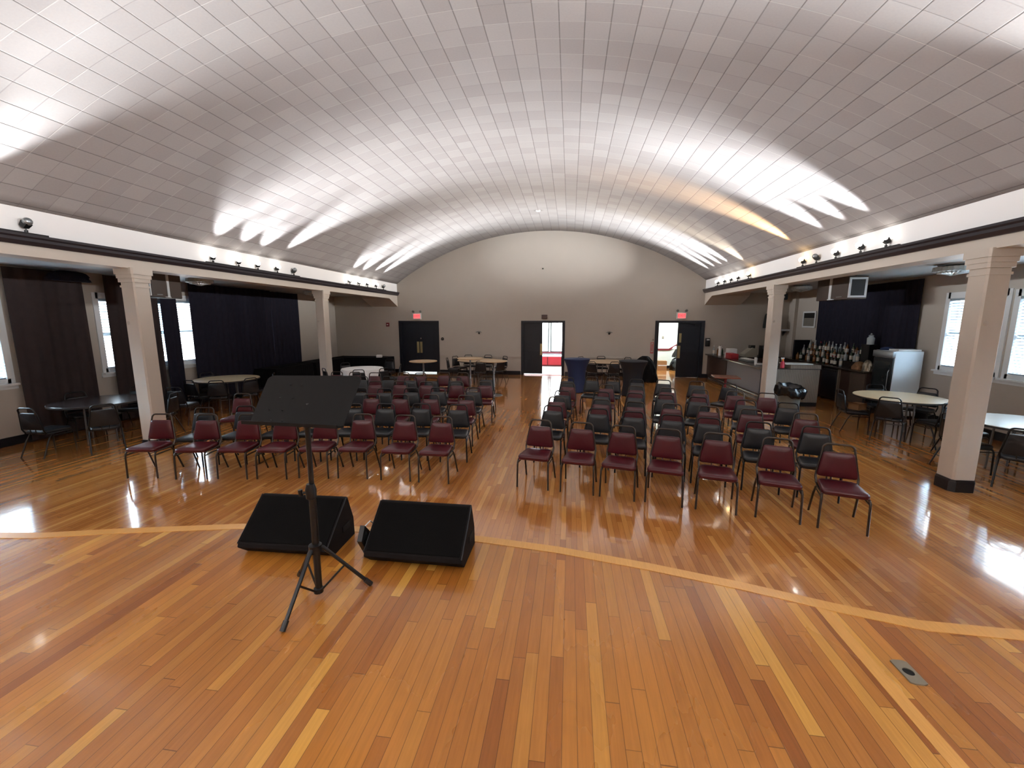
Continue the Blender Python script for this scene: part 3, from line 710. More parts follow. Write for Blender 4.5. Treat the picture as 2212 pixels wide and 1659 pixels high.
# floor pocket plate on the stage
t = thing('floor_pocket', 'worn metal plate with a round hole set in the stage boards', 'floor plate', (1.418,1.735,SZ), math.radians(0))
pl = MB(); n = 24; ring_i = [(.02*math.cos(2*PI*k/n), .02*math.sin(2*PI*k/n)) for k in range(n)]
def sq(k):
    a = 2*PI*k/n; c, s_ = math.cos(a), math.sin(a); q = min(.032/abs(c) if abs(c) > 1e-6 else 9, .062/abs(s_) if abs(s_) > 1e-6 else 9); return (c*q, s_*q)
ring_o = [sq(k) for k in range(n)]
pl.loft([[(x,y,.002) for x,y in ring_i],[(x,y,.006) for x,y in ring_i],[(x,y,.006) for x,y in ring_o],[(x,y,.0) for x,y in ring_o]], cap=False)
obj('plate', pl, M['zinc'], t, 0)
obj('socket', MB().lathe([(.0205,.0005),(.0205,.002),(.001,.002)], n=24), M['hole'], t)

# ------------------------------------------------------------------ track lights
SPOTS = []
def aim(o, d): o.rotation_euler = Vector(d).to_track_quat('-Z','Y').to_euler()
def track(label, side, y0, y1, heads):
    s = 1 if side == 'L' else -1; X = (XL if side == 'L' else XR)+s*.055
    t = thing('track_light', label, 'track light', (X,(y0+y1)/2,3.215), 0, 'track light bars on the beam ledges'); ym = (y0+y1)/2
    obj('rail', MB().box(-.018,.018,y0-ym,y1-ym,0,.022), M['blackmetal'], t, 0, bevel=.003)
    for y, on in heads:
        h = MB(); yy = y-ym
        h.tube([(0,yy,.022),(0,yy,.05)], .018, 10).tube([(0,yy,.05),(0,yy,.085)], .007, 8)
        ax = Vector((s*.58, -.42 if on in (2,6) else .12, .70)).normalized(); c = Vector((0,yy,.115))
        Mx = Matrix.Translation(c) @ ax.to_track_quat('Z','Y').to_matrix().to_4x4()
        h2 = MB().loft([[(e*math.cos(2*PI*(k+.5)/4), e*math.sin(2*PI*(k+.5)/4), z) for k in range(4)] for e,z in ((.022,-.048),(.046,-.030),(.056,.035),(.050,.035),(.042,-.02))])
        h2.xform(Mx); h.v, off = h.v+h2.v, len(h.v); h.f += [tuple(off+i for i in f) for f in h2.f]
        hd = obj('lamp_head', h, M['blackmetal'], t, 30)
        m = {0:M['silver'],1:M['bulb'],2:M['bulb_warm'],3:M['bulb_warm'],5:M['bulb'],6:M['bulb']}[on]
        obj('bulb', MB().lathe([(.004,-.005),(.030,.008),(.046,.03),(.050,.05),(.042,.075),(.024,.092),(.003,.098)], n=16).xform(Mx), m, hd, 50)
        if on: SPOTS.append((X+s*.09, y, 3.215+.115+.11, s, on))
    return t
track('track light bar on the left ledge nearest the stage, one head in view', 'L', 2.2, 4.80, [(2.5,0),(3.2,1),(3.95,1),(4.58,0)])
track('unseen track light bar on the left ledge, added to brighten the stage', 'L', -3.7, .6, [(-3.4,5),(-2.8,5),(-2.2,5),(-1.6,5),(-1.0,5),(.3,0)])  # out of view, added to lift the light on the stage
track('track light bar above the first left opening, three of its heads glowing toward the stage', 'L', 7.22, 9.97, [(7.38,6),(8.01,6),(8.55,6),(9.17,1),(9.76,0)])
track('track light bar on the left ledge nearest the far wall', 'L', 12.2, 15.0, [(12.43,6),(13.02,6),(13.59,1),(14.24,1),(14.81,0)])
track('track light bar above the near right opening, three heads lit', 'R', 7.05, 9.85, [(9.65,3),(9.16,0),(8.55,1),(7.89,1),(7.32,1)])
track('track light bar on the right ledge nearest the far wall, end head glowing', 'R', 12.1, 14.95, [(14.76,1),(14.16,1),(13.62,1),(13.08,1),(12.33,2)])
track('track light bar on the right ledge nearest the stage', 'R', 2.2, 4.3, [(2.5,0),(3.15,1),(3.85,1)])
track('unseen track light bar on the right ledge, added to brighten the stage', 'R', -3.7, .6, [(-3.4,5),(-2.8,5),(-2.2,5),(-1.6,5),(-1.0,5),(.3,0)])  # matching unseen bar, added for more stage and ambient light

# ------------------------------------------------------------------ signs and small wall things
def text(body, size, loc, rot, m, parent, ext=.002, name='lettering'):
    c = bpy.data.curves.new(name, 'FONT'); c.body = body; c.size = size; c.align_x = 'CENTER'; c.align_y = 'CENTER'; c.extrude = ext
    o = bpy.data.objects.new(name, c); COL.objects.link(o); o.data.materials.append(m); 
    dg = bpy.context.evaluated_depsgraph_get(); me = bpy.data.meshes.new_from_object(o.evaluated_get(dg)); me.name = name
    bpy.data.objects.remove(o); o = bpy.data.objects.new(name, me); COL.objects.link(o)
    if not me.materials: me.materials.append(m)
    o.location = loc; o.rotation_euler = rot; o.parent = parent; return o
def exit_sign(x, z, label):
    t = thing('exit_sign', label, 'exit sign', (x,YE,z), 0, 'lit exit signs over the doors')
    obj('housing', MB().rbox(-.17,.17,-.07,0,-.12,.12,.012), M['white_plastic'], t, 30)
    obj('lit_face', MB().box(-.135,.135,-.074,-.07,-.09,.09), M['sign_face'], t, 0)
    text('EXIT', .135, (0,-.077,0), (PI/2,0,0), M['sign_red'], t)
    for s in (1,-1):
        obj('lamp_head', MB().tube([(s*.13,-.035,.12),(s*.13,-.035,.15)], .008, 8).lathe([(.012,-.05),(.04,-.03),(.05,.03),(.045,.035)], n=14).xform(Matrix.Identity(4)) if False else MB().tube([(s*.13,-.035,.11),(s*.13,-.035,.16)], .01, 8).tube([(s*.13,-.01,.18),(s*.15,-.055,.185),(s*.155,-.085,.18)], [.02,.04,.046], 12), M['grey_plastic'], t)
exit_sign(-6.04, 2.28, 'red lit exit sign with twin lamps over the closed navy doors')
exit_sign(4.02, 2.28, 'red lit exit sign with twin lamps over the door with the stair')
tag(obj('wall_plaque', MB().rbox(-1.09,-.87,YE-.05,YE,2.17,2.33,.008), M['plaque']), 'small dark unlit plaque above the lit centre doorway', 'sign')
for x, lb in ((-3.54,'small metal wall light between the closed doors and the lit doorway'),(1.46,'small metal wall light between the lit doorway and the stair door')):
    t = thing('wall_light', lb, 'wall light', (x,YE,1.62), 0, 'metal wall lights on the far wall')
    obj('bracket', MB().lathe([(.04,0),(.04,.01),(.012,.02),(.012,.05)], n=14).xform(Matrix.Rotation(PI/2,4,'X')), M['blackmetal'], t)
    obj('shade', MB().loft([[(x_*k,-.06-.03*k+.02*abs(x_)*2,.03+zz*k) for x_,zz in ((-.13,0),(-.08,.035),(0,.05),(.08,.035),(.13,0),(.08,.01),(-.08,.01))] for k in (.6,1,.9)]), M['silver'], t)
t = thing('alarm_pull', 'small red fire alarm box left of the closed navy doors', 'fire alarm', (-7.29,YE,1.95))
obj('box', MB().rbox(-.065,.065,-.05,0,-.075,.075,.008), M['darkred'], t); obj('handle', MB().box(-.03,.03,-.058,-.05,-.015,.015), M['white_plastic'], t, 0)
t = thing('door_bell', 'small round dark wall button right of the closed navy doors', 'button', (-5.03,YE,1.39))
obj('plate', MB().lathe([(.06,0),(.06,.015),(.05,.022),(.02,.022)], n=20).xform(Matrix.Rotation(PI/2,4,'X')), M['blackplastic'], t); obj('button', MB().lathe([(.02,.02),(.018,.03),(.002,.032)], n=14).xform(Matrix.Rotation(PI/2,4,'X')), M['zinc'], t)
t = thing('extinguisher_sign', 'narrow red-edged upright sign beside the stair door', 'sign', (3.04,YE,1.10))
obj('plate', MB().box(-.05,.05,-.008,0,-.20,.20), M['wall'], t, 0)
obj('red_border', MB().box(-.055,-.04,-.012,-.0,-.20,.20).box(.04,.055,-.012,0,-.20,.20).box(-.055,.055,-.012,0,.19,.205).box(-.055,.055,-.012,0,-.205,-.17).box(-.012,.012,-.010,0,-.12,.14), M['red_paint'], t, 0)
tag(obj('sensor_button', MB().rbox(3.04,3.09,YE-.02,YE,1.37,1.42,.005), M['zinc']), 'tiny square fitting above the red-edged sign', 'fitting')
t = thing('soap_dispenser', 'black wall dispenser with pale window right of the stair door', 'dispenser', (4.98,YE,1.32))
obj('body', MB().rbox(-.075,.075,-.10,0,-.15,.15,.02), M['blackplastic'], t); obj('window', MB().box(-.05,.05,-.104,-.10,.07,.12), M['white_plastic'], t, 0)
tag(obj('smoke_detector', MB().lathe([(.07,0),(.07,-.02),(.05,-.035),(.002,-.04)], (XC,13.2,vault(XC)), 20), M['white_plastic']), 'small round detector on the crown of the vault', 'detector')
tag(obj('wall_sensor', MB().lathe([(.025,0),(.02,.02),(.002,.025)], n=12).xform(Matrix.Translation((-1.06,YE,4.04)) @ Matrix.Rotation(PI/2,4,'X')), M['blackplastic']), 'tiny dark sensor high on the far wall', 'sensor')

# aisle ceiling lights and hanging air cleaners
def aisle_light(x, y, label):
    t = thing('ceiling_light', label, 'ceiling light', (x,y,AC), 0, 'glass ceiling lights in the side aisles')
    obj('canopy', MB().lathe([(.20,0),(.20,-.02),(.17,-.035),(.01,-.035)], n=28), M['silver'], t)
    n = 48; g = []
    for r, z in ((.18,-.035),(.245,-.04),(.25,-.115),(.20,-.125),(.19,-.145),(.10,-.16),(.02,-.185)):
        g.append([((r*(1+.03*(k%2)))*math.cos(2*PI*k/n), (r*(1+.03*(k%2)))*math.sin(2*PI*k/n), z-.008*(k%2)) for k in range(n)])
    obj('glass_shade', MB().loft(g), M['crystal'], t, 20)
aisle_light(6.50, 8.35, 'scalloped glass ceiling light beside the first right column')
aisle_light(6.30, 12.75, 'scalloped glass ceiling light over the bar')
aisle_light(-8.10, 8.38, 'scalloped glass ceiling light in front of the wide black curtain')
aisle_light(-8.12, 12.5, 'scalloped glass ceiling light beyond, by the second left column')
def unit(x0, x1, y0, y1, label, face_x):
    t = thing('air_cleaner', label, 'air cleaner', ((x0+x1)/2,y0,0)); hx = (x1-x0)/2; z0, z1 = 2.58, 3.06; L = y1-y0
    obj('casing', MB().rbox(-hx,hx,0,L,z0,z1,.012), M['hvac'], t, 30)
    obj('grille', MB().box(-hx+.04,hx-.04,-.012,-.0,z0+.05,z1-.05), M['hvac_grille'], t, 0)
    fr = MB()
    for a,b,c,d in ((-hx+.02,-hx+.06,z0+.03,z1-.03),(hx-.06,hx-.02,z0+.03,z1-.03),(-hx+.06,hx-.06,z1-.07,z1-.03),(-hx+.06,hx-.06,z0+.03,z0+.07)): fr.box(a,b,-.02,0,c,d)
    obj('grille_frame', fr, M['window_frame'], t, 0)
    s = face_x; xx = s*hx
    obj('strap', MB().box(min(xx,xx+s*.012),max(xx,xx+s*.012),L*.48,L*.56,z0+.02,z1).box(min(xx,xx+s*.03),max(xx,xx+s*.03),L*.38,L*.56,z0,z0+.02), M['window_frame'], t, 0)
    obj('name_plate', MB().box(min(xx,xx+s*.004),max(xx,xx+s*.004),L*.14,L*.32,z0+.045,z0+.065), M['silver'], t, 0)
    for yy in (.1,L-.1): obj('hanger', MB().tube([(0,yy,z1-.01),(0,yy,AC)], .012, 6), M['steel'], t)
unit(5.86, 6.25, 10.02, 11.15, 'brown ceiling-hung air cleaner with white-framed grille, bar side', -1)
unit(-8.32, -7.92, 7.12, 7.74, 'brown ceiling-hung air cleaner behind the first left column', 1)
t = thing('conduit', 'thin grey conduit along the left ceiling unit to the column', 'conduit'); 
obj('pipe', MB().tube([(-7.91,7.7,2.572),(-7.5,6.5,2.572),(-7.12,6.05,2.575)], .008, 6), M['steel'], t)
tag(obj('pa_speaker', MB().rbox(6.15,6.33,13.5,13.66,2.72,2.9,.02).tube([(6.24,13.58,2.88),(6.24,13.58,AC)], .012), M['blackplastic']), 'small black ceiling camera over the end of the bar', 'camera')

# ------------------------------------------------------------------ bar
t = thing('bar_counter', 'long bar counter with grey front and dark top along the right columns', 'bar', (0,0,0))
obj('front_panel', MB().box(5.02,5.06,11.75,YE-.04,.18,.86), M['bar_front'], t, 0)
obj('brown_panel', MB().box(5.015,5.06,14.2,YE-.04,.16,.86).box(5.0,5.06,14.15,14.35,.16,.86), M['bar_brown'], t, 0)
obj('countertop', MB().rbox(4.93,5.58,11.30,YE-.03,.86,.90,.012), M['bar_top'], t)
obj('top_edge_strip', MB().box(4.915,4.932,11.32,15.3,.868,.893), M['chrome'], t, 0)
obj('kick_plate', MB().box(5.08,5.12,11.35,YE-.04,0,.18), M['silver'], t, 0)
obj('foot_rail', MB().tube([(4.92,11.35,.16),(4.92,15.4,.16)], .025, 12).tube([(4.94,11.35,.06),(4.94,15.4,.06)], .015, 10), M['chrome'], t)
obj('counter_body', MB().box(5.06,5.50,11.35,YE-.05,.05,.86), M['bar_brown'], t, 0)
obj('end_panel', MB().box(5.10,6.10,11.10,11.16,.10,.93), M['bead'], t, 0)
obj('end_base', MB().box(5.10,6.09,11.085,11.16,0,.10), M['base'], t, 0)
obj('end_cap', MB().box(5.42,6.11,11.08,11.50,.945,1.035), M['bead'], t, 0)
obj('service_top', MB().rbox(5.08,6.12,11.08,11.75,.925,.945,.006), M['bar_top'], t)
obj('end_body', MB().box(5.5,6.06,11.16,11.70,.05,.925), M['bar_brown'], t, 0)
tag(obj('serving_tray', MB().rbox(5.32,5.95,11.12,11.48,1.037,1.06,.01), M['white_plastic']), 'flat white board lying on the beadboard end of the bar', 'board')
# back counter
t = thing('back_bar_cabinet', 'dark back bar cabinet along the right wall under the bottles', 'cabinet')
obj('worktop', MB().rbox(6.86,7.555,10.78,15.0,.88,.92,.01), M['bar_top'], t)
obj('body', MB().box(6.95,7.54,12.55,14.95,.06,.88).box(6.95,7.54,10.80,11.74,.06,.88), M['bar_brown'], t, 0)
obj('beadboard_panel', MB().box(6.925,6.955,10.80,11.34,.06,.88), M['bead_dark'], t, 0)
obj('plinth', MB().box(7.0,7.53,10.82,11.73,0,.06).box(7.0,7.53,12.57,14.9,0,.06), M['base'], t, 0)
obj('upright_board', MB().box(6.90,7.5,11.742,11.782,0,.88), M['bead'], t, 0)
obj('bottle_step', MB().box(7.22,7.55,11.72,14.40,.92,1.06).box(7.40,7.55,11.72,14.40,1.06,1.22), M['bar_top'], t, 0)
obj('back_panel', MB().box(7.10,7.54,14.42,14.50,.92,1.50), M['door'], t, 0)
t = thing('undercounter_fridge', 'low black fridge under the back bar counter', 'fridge', (6.93,11.80,0))
obj('cabinet', MB().rbox(.02,.60,0,.70,.03,.84,.01), M['blackplastic'], t); obj('door', MB().rbox(-.03,.018,.02,.68,.08,.80,.012), M['door'], t); obj('handle', MB().box(-.05,-.03,.05,.63,.79,.815), M['blackmetal'], t, 0)
# tall glass door cooler
t = thing('display_cooler', 'white-sided drinks cooler with glass door and silver header', 'fridge', (6.95,10.05,0))
obj('cabinet', MB().rbox(.03,.58,0,.60,.04,1.46,.012), M['fridge_white'], t, 30)
dr = obj('door', MB().box(0,.03,.01,.59,.12,1.30), M['blackplastic'], t, 0, bevel=.004)
obj('glass', MB().box(-.005,.0,.07,.53,.2,1.22), M['darkglass'], dr, 0); obj('handle', MB().tube([(-.02,.05,.6),(-.04,.05,.65),(-.04,.05,1.0),(-.02,.05,1.05)], .008, 8), M['silver'], dr)
obj('header', MB().rbox(-.03,.05,0,.60,1.31,1.455,.015), M['silver'], t)
obj('base_grille', MB().box(.0,.55,.01,.59,0,.11), M['blackplastic'], t, 0)
tag(obj('flat_carton', MB().rbox(7.05,7.50,10.08,10.36,1.463,1.50,.006), M['white_plastic']), 'flat white carton on top of the drinks cooler', 'carton')
lump('folded_cloth', (7.12,10.50,1.463), .14, .10, .07, M['navy_spandex'], 'dark blue cloth bundled on top of the drinks cooler', 'cloth', seed=5, pw=.5)
# bottles
def bottle(h, r, body, cap, lab):
    t = thing('liquor_bottle', '', 'bottle')
    obj('glass', MB().lathe([(r*.3,0),(r,.004),(r,h*.58),(r*.9,h*.64),(r*.42,h*.74),(r*.36,h*.93),(.002,h*.93)], n=12), body, t, 50)
    if lab: obj('label', MB().loft([[((r+e)*math.cos(2*PI*k/12),(r+e)*math.sin(2*PI*k/12),z) for k in range(12)] for e,z in ((.0006,h*.14),(.0012,h*.15),(.0012,h*.48),(.0006,h*.49))], cap=False), lab, t)
    obj('cap', MB().lathe([(r*.4,h*.90),(r*.42,h*.91),(r*.42,h),(.002,h)], n=10), cap, t)
    return t
G = {'amber':mat('amber_glass',(120,72,30),.12,var=.1),'clear':mat('clear_bottle',(150,158,160),.1,var=.06),'green':mat('green_glass',(34,58,38),.12,var=.1),'dark':mat('dark_bottle',(26,22,22),.15,var=.1)}
LB = mat('paper_label',(206,200,186),.7,var=.05)
kinds = [('amber',.28,.038,M['blackplastic'],LB),('clear',.30,.036,M['silver'],LB),('green',.30,.035,M['blackplastic'],LB),('dark',.26,.04,M['redbox'],LB),('clear',.24,.042,M['white_plastic'],None),('amber',.22,.045,M['bar_top'],None)]
protoB = [bottle(h,r,G[c],cp,lb) for c,h,r,cp,lb in kinds]; usedB = set()
words = [f"{k[0] if k[0] != 'clear' else 'clear glass'} liquor bottle {'with pale label' if k[4] else 'without label, ' + ('white' if k[0] == 'clear' else 'dark') + ' cap'} among the bottles behind the bar" for k in kinds]
rb = random.Random(4); k = 0
for zz, xx, y0, y1, dy in ((.921,7.08,12.0,14.3,.20),(1.061,7.30,11.75,14.3,.155),(1.221,7.47,11.9,14.3,.17)):
    y = y0
    while y < y1:
        i = rb.randrange(6); loc = (xx+rb.uniform(-.03,.03), y, zz)
        if i not in usedB: usedB.add(i); b = protoB[i]; b.location = loc; b['label'] = words[i]; b['group'] = words[i]
        else: b = dup(protoB[i], loc, 0, words[i], words[i])
        y += dy*rb.uniform(.8,1.25)
t = thing('glass_jar', 'tall glass jar with lid standing highest beside the bottles', 'jar', (7.42,11.54,.922))
obj('stand', MB().box(-.10,.10,-.14,.14,0,.60), M['blackplastic'], t, 0); obj('jar', MB().lathe([(.02,.60),(.075,.605),(.08,.76),(.05,.80),(.05,.815)], n=18), M['crystal'], t); obj('lid', MB().lathe([(.055,.815),(.055,.835),(.02,.85),(.02,.88),(.002,.885)], n=14), M['silver'], t)
lump('paper_bundle', (7.08,11.30,.923), .13, .16, .20, M['card'], 'crumpled paper bags on the back counter next to the cooler', 'paper bags', seed=8, pw=.5)
lump('paper_bundle', (7.05,10.96,.923), .10, .12, .27, M['zinc'], 'taller crumpled bundle squeezed against the drinks cooler', 'paper bags', seed=9, pw=.5)
# things on the bar top
BZ = .902
t = thing('spray_bottle', 'pink spray bottle with orange neck and white trigger on the bar end', 'bottle', (5.28,11.20,.947))
obj('bottle', MB().lathe([(.02,0),(.045,.004),(.047,.12),(.03,.16),(.018,.175)], n=16), mat('pink_liquid',(226,72,96),.25,var=.05), t); obj('neck', MB().lathe([(.018,.17),(.022,.172),(.020,.225)], n=12), mat('orange_neck',(232,130,40),.4,var=.05), t)
obj('trigger', MB().box(-.05,.03,-.012,.012,.225,.26).box(-.035,-.022,-.008,.008,.18,.225), M['white_plastic'], t, 0, bevel=.003)
t = thing('paper_towel_holder', 'upright white paper roll at the far end of the bar', 'paper roll', (5.16,15.30,BZ)); obj('roll', MB().lathe([(.01,0),(.05,.002),(.05,.33),(.01,.332)], n=20), M['white_cloth'], t); obj('rod', MB().lathe([(.008,.33),(.008,.37),(.001,.372)], n=8), M['chrome'], t)
tag(obj('white_bin', MB().rbox(5.26,5.52,14.75,15.05,BZ,BZ+.28,.02), M['white_plastic']), 'white square tub on the bar behind the red box', 'tub')
t = thing('red_box', 'red carton with a white end on the bar top', 'box', (5.15,14.30,BZ), 0); obj('carton', MB().rbox(-.06,.16,-.25,.25,0,.16,.006), M['redbox'], t); obj('white_end', MB().box(-.08,.10,.252,.29,0,.17), M['white_plastic'], t, 0)
for i,(x,y,h,c,lb) in enumerate(((5.10,15.75,.32,'clear','tall clear bottle at the very end of the bar by the wall'),(5.20,15.62,.26,'amber','short amber bottle at the end of the bar by the wall'),(5.30,15.50,.27,'green','green bottle at the end of the bar beside the paper roll'))):
    b = bottle(h,.035,G[c],M['white_plastic'],LB if c=='clear' else None); b.location = (x,y,BZ); b['label'] = lb; b['group'] = 'bottles at the end of the bar'
def cup(x,y,z,label,h=.16):
    o = obj('white_cup', MB().lathe([(.01,0),(.028,.001),(.036,h),(.033,h),(.026,.006),(.002,.006)], n=16), M['white_plastic']); o.location = (x,y,z); return tag(o,label,'cup','stacked white cups on the bar')
cup(5.12,12.35,BZ,'stack of white cups on the bar, nearest the column',.20); cup(5.20,12.52,BZ,'shorter stack of white cups just behind the tall one',.16)
tag(obj('napkin_tray', MB().rbox(5.06,5.30,12.2,12.28,BZ,BZ+.05,.01), M['white_plastic']), 'small white tray beside the cups on the bar', 'tray')
t = thing('bar_caddy', 'grey bar caddy of straws and lids on the bar top', 'caddy', (5.34,13.45,BZ)); obj('tray', MB().rbox(-.12,.12,-.35,.35,0,.05,.01), M['grey_plastic'], t)
for q in range(5): obj('compartment_lid', MB().rbox(-.09,.09,-.32+q*.13,-.22+q*.13,.05,.075,.008), M['white_plastic'], t)
t = thing('service_cabinet', 'brown cabinet against the far wall behind the bar counter', 'cabinet', (6.25,15.45,0)); obj('body', MB().box(-.45,.50,-.35,.60,0,.86), M['bar_brown'], t, 0); obj('worktop', MB().rbox(-.47,.52,-.37,.60,.86,.88,.006), M['bar_top'], t)
t = thing('cash_register', 'pale cash register behind the bar near the far wall', 'register', (6.05,15.2,0)); obj('body', MB().prism([(-.2,.88),(.2,.88),(.2,1.16),(.05,1.20),(-.2,.98)], -.2, .2, 'y'), mat('pale_beige',(158,154,140),.5), t, 0, bevel=.01); obj('display', MB().box(.02,.16,-.1,.1,1.18,1.28), M['darkglass'], t, 0)
t = thing('coffee_machine', 'black coffee machine on the counter near the far right corner', 'coffee machine', (6.58,15.3,.88)); obj('body', MB().rbox(-.12,.12,-.12,.12,0,.38,.015), M['blackplastic'], t); obj('spout_head', MB().rbox(-.10,.10,-.22,-.10,.26,.38,.01), M['blackplastic'], t); obj('carafe', MB().lathe([(.01,0),(.07,.002),(.075,.10),(.05,.15),(.05,.16)], (0,-.18,0), 16), M['darkglass'], t)
lump('duffel_bag', (5.36,11.95,BZ), .11, .16, .22, M['grey_plastic'], 'grey cloth bag on the bar right behind the column', 'bag', seed=4, pw=.5)
# wall shelf, framed picture
t = thing('wall_shelf', 'pale wall shelf in the far right corner above the bar', 'shelf', (0,0,0)); obj('board', MB().box(7.12,8.0-.36,15.86,YE,1.74,1.80), M['window_frame'], t, 0); obj('bracket', MB().prism([(15.9,1.74),(YE,1.74),(YE,1.56)], 7.25, 7.28, 'x').prism([(15.9,1.74),(YE,1.74),(YE,1.56)], 7.5, 7.53, 'x'), M['blackmetal'], t, 0)
lump('trailing_plant', (7.05,15.92,1.80), .12, .10, .36, mat('dark_leaves',(30,34,26),.7,var=.4,scale=40,bump=.6,bscale=50), 'dark plant on the corner shelf end', 'plant', seed=12, pw=.6)
lump('trailing_plant', (6.86,16.02,1.84), .075, .075, .52, mat('dark_foliage',(26,28,24),.7,var=.4,scale=40,bump=.6,bscale=50), 'dark bushy shape on the wall just left of the corner shelf', 'plant', seed=13, pw=.6)
t = thing('framed_picture', 'white-framed picture on the right wall beside the black curtain', 'picture', (WR-.03,14.76,2.14)); fr = MB()
for a,b,c,d in ((-.36,-.31,-.26,.26),(.31,.36,-.26,.26),(-.31,.31,.21,.26),(-.31,.31,-.26,-.21)): fr.box(-.015,.02,a,b,c,d)
obj('frame', fr, M['window_frame'], t, 0); obj('print', MB().box(0,.018,-.31,.31,-.21,.05), mat('grey_print',(120,116,108),.6,var=.1), t, 0); obj('dark_band', MB().box(-.002,.018,-.31,.31,.05,.21), M['blackplastic'], t, 0)
tag(obj('decanter', MB().lathe([(.02,0),(.08,.005),(.085,.12),(.06,.17),(.06,.19)], (7.25,14.62,.922), 18).lathe([(.02,.19),(.055,.192),(.02,.30),(.01,.42)], (7.25,14.62,.922), 14), M['crystal']), 'glass decanter beside the dark panel at the end of the bottles', 'decanter')

# trash can with liner
t = thing('trash_can', 'grey trash can in front of the beadboard bar end', 'trash can', (4.98,10.10,0))
obj('can', MB().loft([[(e*x,e*y,z) for x,y in [(math.cos(2*PI*k/24)*(1 if abs(math.cos(2*PI*k/24))<.8 else .93), math.sin(2*PI*k/24)) for k in range(24)]] for e,z in ((.18,0),(.19,.02),(.225,.56),(.24,.565),(.24,.60),(.215,.60),(.18,.05))]), M['grey_plastic'], t, 40)
def liner():
    n = 72; rings = []; r_ = random.Random(2); ph = [r_.random()*6 for _ in range(8)]
    for rr_, z, am in ((.165,.46,.0),(.18,.60,.0),(.215,.650,.006),(.262,.665,.02),(.288,.63,.028),(.296,.56,.036),(.288,.48,.042),(.282,.43,.045)):
        rg = []
        for k in range(n):
            a = 2*PI*k/n
            f = .5*math.sin(4*a+ph[0]+z*6)+.35*math.sin(9*a+ph[1]-z*9)+.3*math.sin(15*a+ph[2]+z*14)
            zz = .55*math.sin(2*a+ph[3])+.3*math.sin(7*a+ph[4])+.2*math.sin(13*a+ph[5])
            rg.append(((rr_+am*f*.8)*math.cos(a), (rr_+am*f*.8)*math.sin(a), z+am*1.1*zz+(.05 if .6<z else 0)*math.cos(a-2.2)))
        rings.append(rg)
    o = obj('bin_liner', MB().loft(rings, cap=False), M['bag'], smooth=28); o.location = (4.98,10.10,0); o.modifiers.new('t','SOLIDIFY').thickness = .003
    tag(o, 'black plastic liner bulging over the rim of the trash can', 'bag')
liner()
t = thing('cardboard_box', 'small cardboard box resting on a chair at the tan table near the bar', 'box', (5.52,8.72,.432), .5); obj('carton', MB().box(-.12,.12,-.09,.09,0,.12), M['card'], t, 0); obj('open_flap', MB().prism([(-.12,.12),(-.20,.15),(-.20,.153),(-.12,.124)], -.09, .09, 'y'), M['card'], t, 0)

# ------------------------------------------------------------------ rooms beyond the doors
V0, V1 = YE+.2, 19.75
struct('floor_vestibule', MB().box(-7.2, 1.0, V0, V1+.2, -.12, -.001), mat('pale_tile',(226,226,222),.25,var=.04), smooth=0)
wv = mat('vestibule_white',(226,226,222),.6,var=.02)
mb = MB().box(-7.4,-7.2,V0,V1+.2,0,2.9).box(1.0,1.2,V0,V1+.2,0,2.9)
VW = [(-6.4,-4.6),(-2.35,-.98),(-.90,.25)]
xs = [-7.2]+[c for d in VW for c in d]+[1.0]
for i in range(0,len(xs),2): mb.box(xs[i],xs[i+1],V1,V1+.2,0,2.9)
for a,b in VW: mb.box(a,b,V1,V1+.2,0,.62).box(a,b,V1,V1+.2,2.5,2.9)
struct('wall_vestibule', mb, wv, smooth=0)
struct('ceiling_vestibule', MB().box(-7.4,1.2,V0,V1+.2,2.7,2.8), wv, smooth=0)
for i,(a,b) in enumerate(VW):
    r = sroot('window_%d' % (10+i)); f = MB()
    for x0,x1,z0,z1 in ((a,a+.05,.62,2.5),(b-.05,b,.62,2.5),(a,b,2.44,2.5),(a,b,.62,.67)): f.box(x0,x1,V1+.02,V1+.12,z0,z1)
    obj('window_frame', f, M['grey_plastic'], r, 0); obj('pane', MB().box(a+.04,b-.04,V1+.06,V1+.064,.65,2.46), M['pane'], r, 0)
    PORTALS.append((((a+b)/2,V1+.22,1.55),(b-a,1.9),'y',-1))
t = thing('red_bench', 'red panelled bench under the bright windows through the centre doorway', 'bench', (0,0,0))
obj('seat_top', MB().rbox(-2.3,.3,V1-.42,V1-.02,.44,.50,.01), M['window_frame'], t)
for q in range(4): obj('panel', MB().box(-2.28+q*.64,-1.67+q*.64,V1-.40,V1-.36,.06,.44), M['red_paint'], t, 0)
obj('back_rail', MB().box(-2.3,.3,V1-.06,V1-.02,.56,.63), M['darkred'], t, 0); obj('body', MB().box(-2.28,.28,V1-.36,V1-.03,.0,.44), M['darkred'], t, 0)
# stair lobby
L1 = 19.2
struct('floor_lobby', MB().box(2.2, 6.4, V0, L1+.2, -.12, -.001), M['floor'], smooth=0)
struct('wall_lobby', MB().box(2.0,2.2,V0,L1,0,2.9).box(6.4,6.6,V0,L1,0,2.9).box(2.0,6.6,L1,L1+.2,0,2.9), M['lobby_wall'], smooth=0)
struct('ceiling_lobby', MB().box(2.0,6.6,V0,L1+.2,2.7,2.8), M['lobby_wall'], smooth=0)
struct('baseboard_lobby', MB().box(2.2,6.4,L1-.02,L1,0,.12), M['base'], smooth=0)
t = thing('stair_rail', 'dark red handrail rising along the white stair wall', 'handrail', (0,0,0))
obj('level_rail', MB().box(3.2,4.35,L1-.05,L1-.005,.80,.87), M['darkred'], t, 0); obj('sloped_rail', MB().prism([(4.33,.80),(4.36,.80),(5.9,1.75),(5.9,1.85),(4.33,.87)], L1-.06, L1-.005, 'y'), M['darkred'], t, 0)
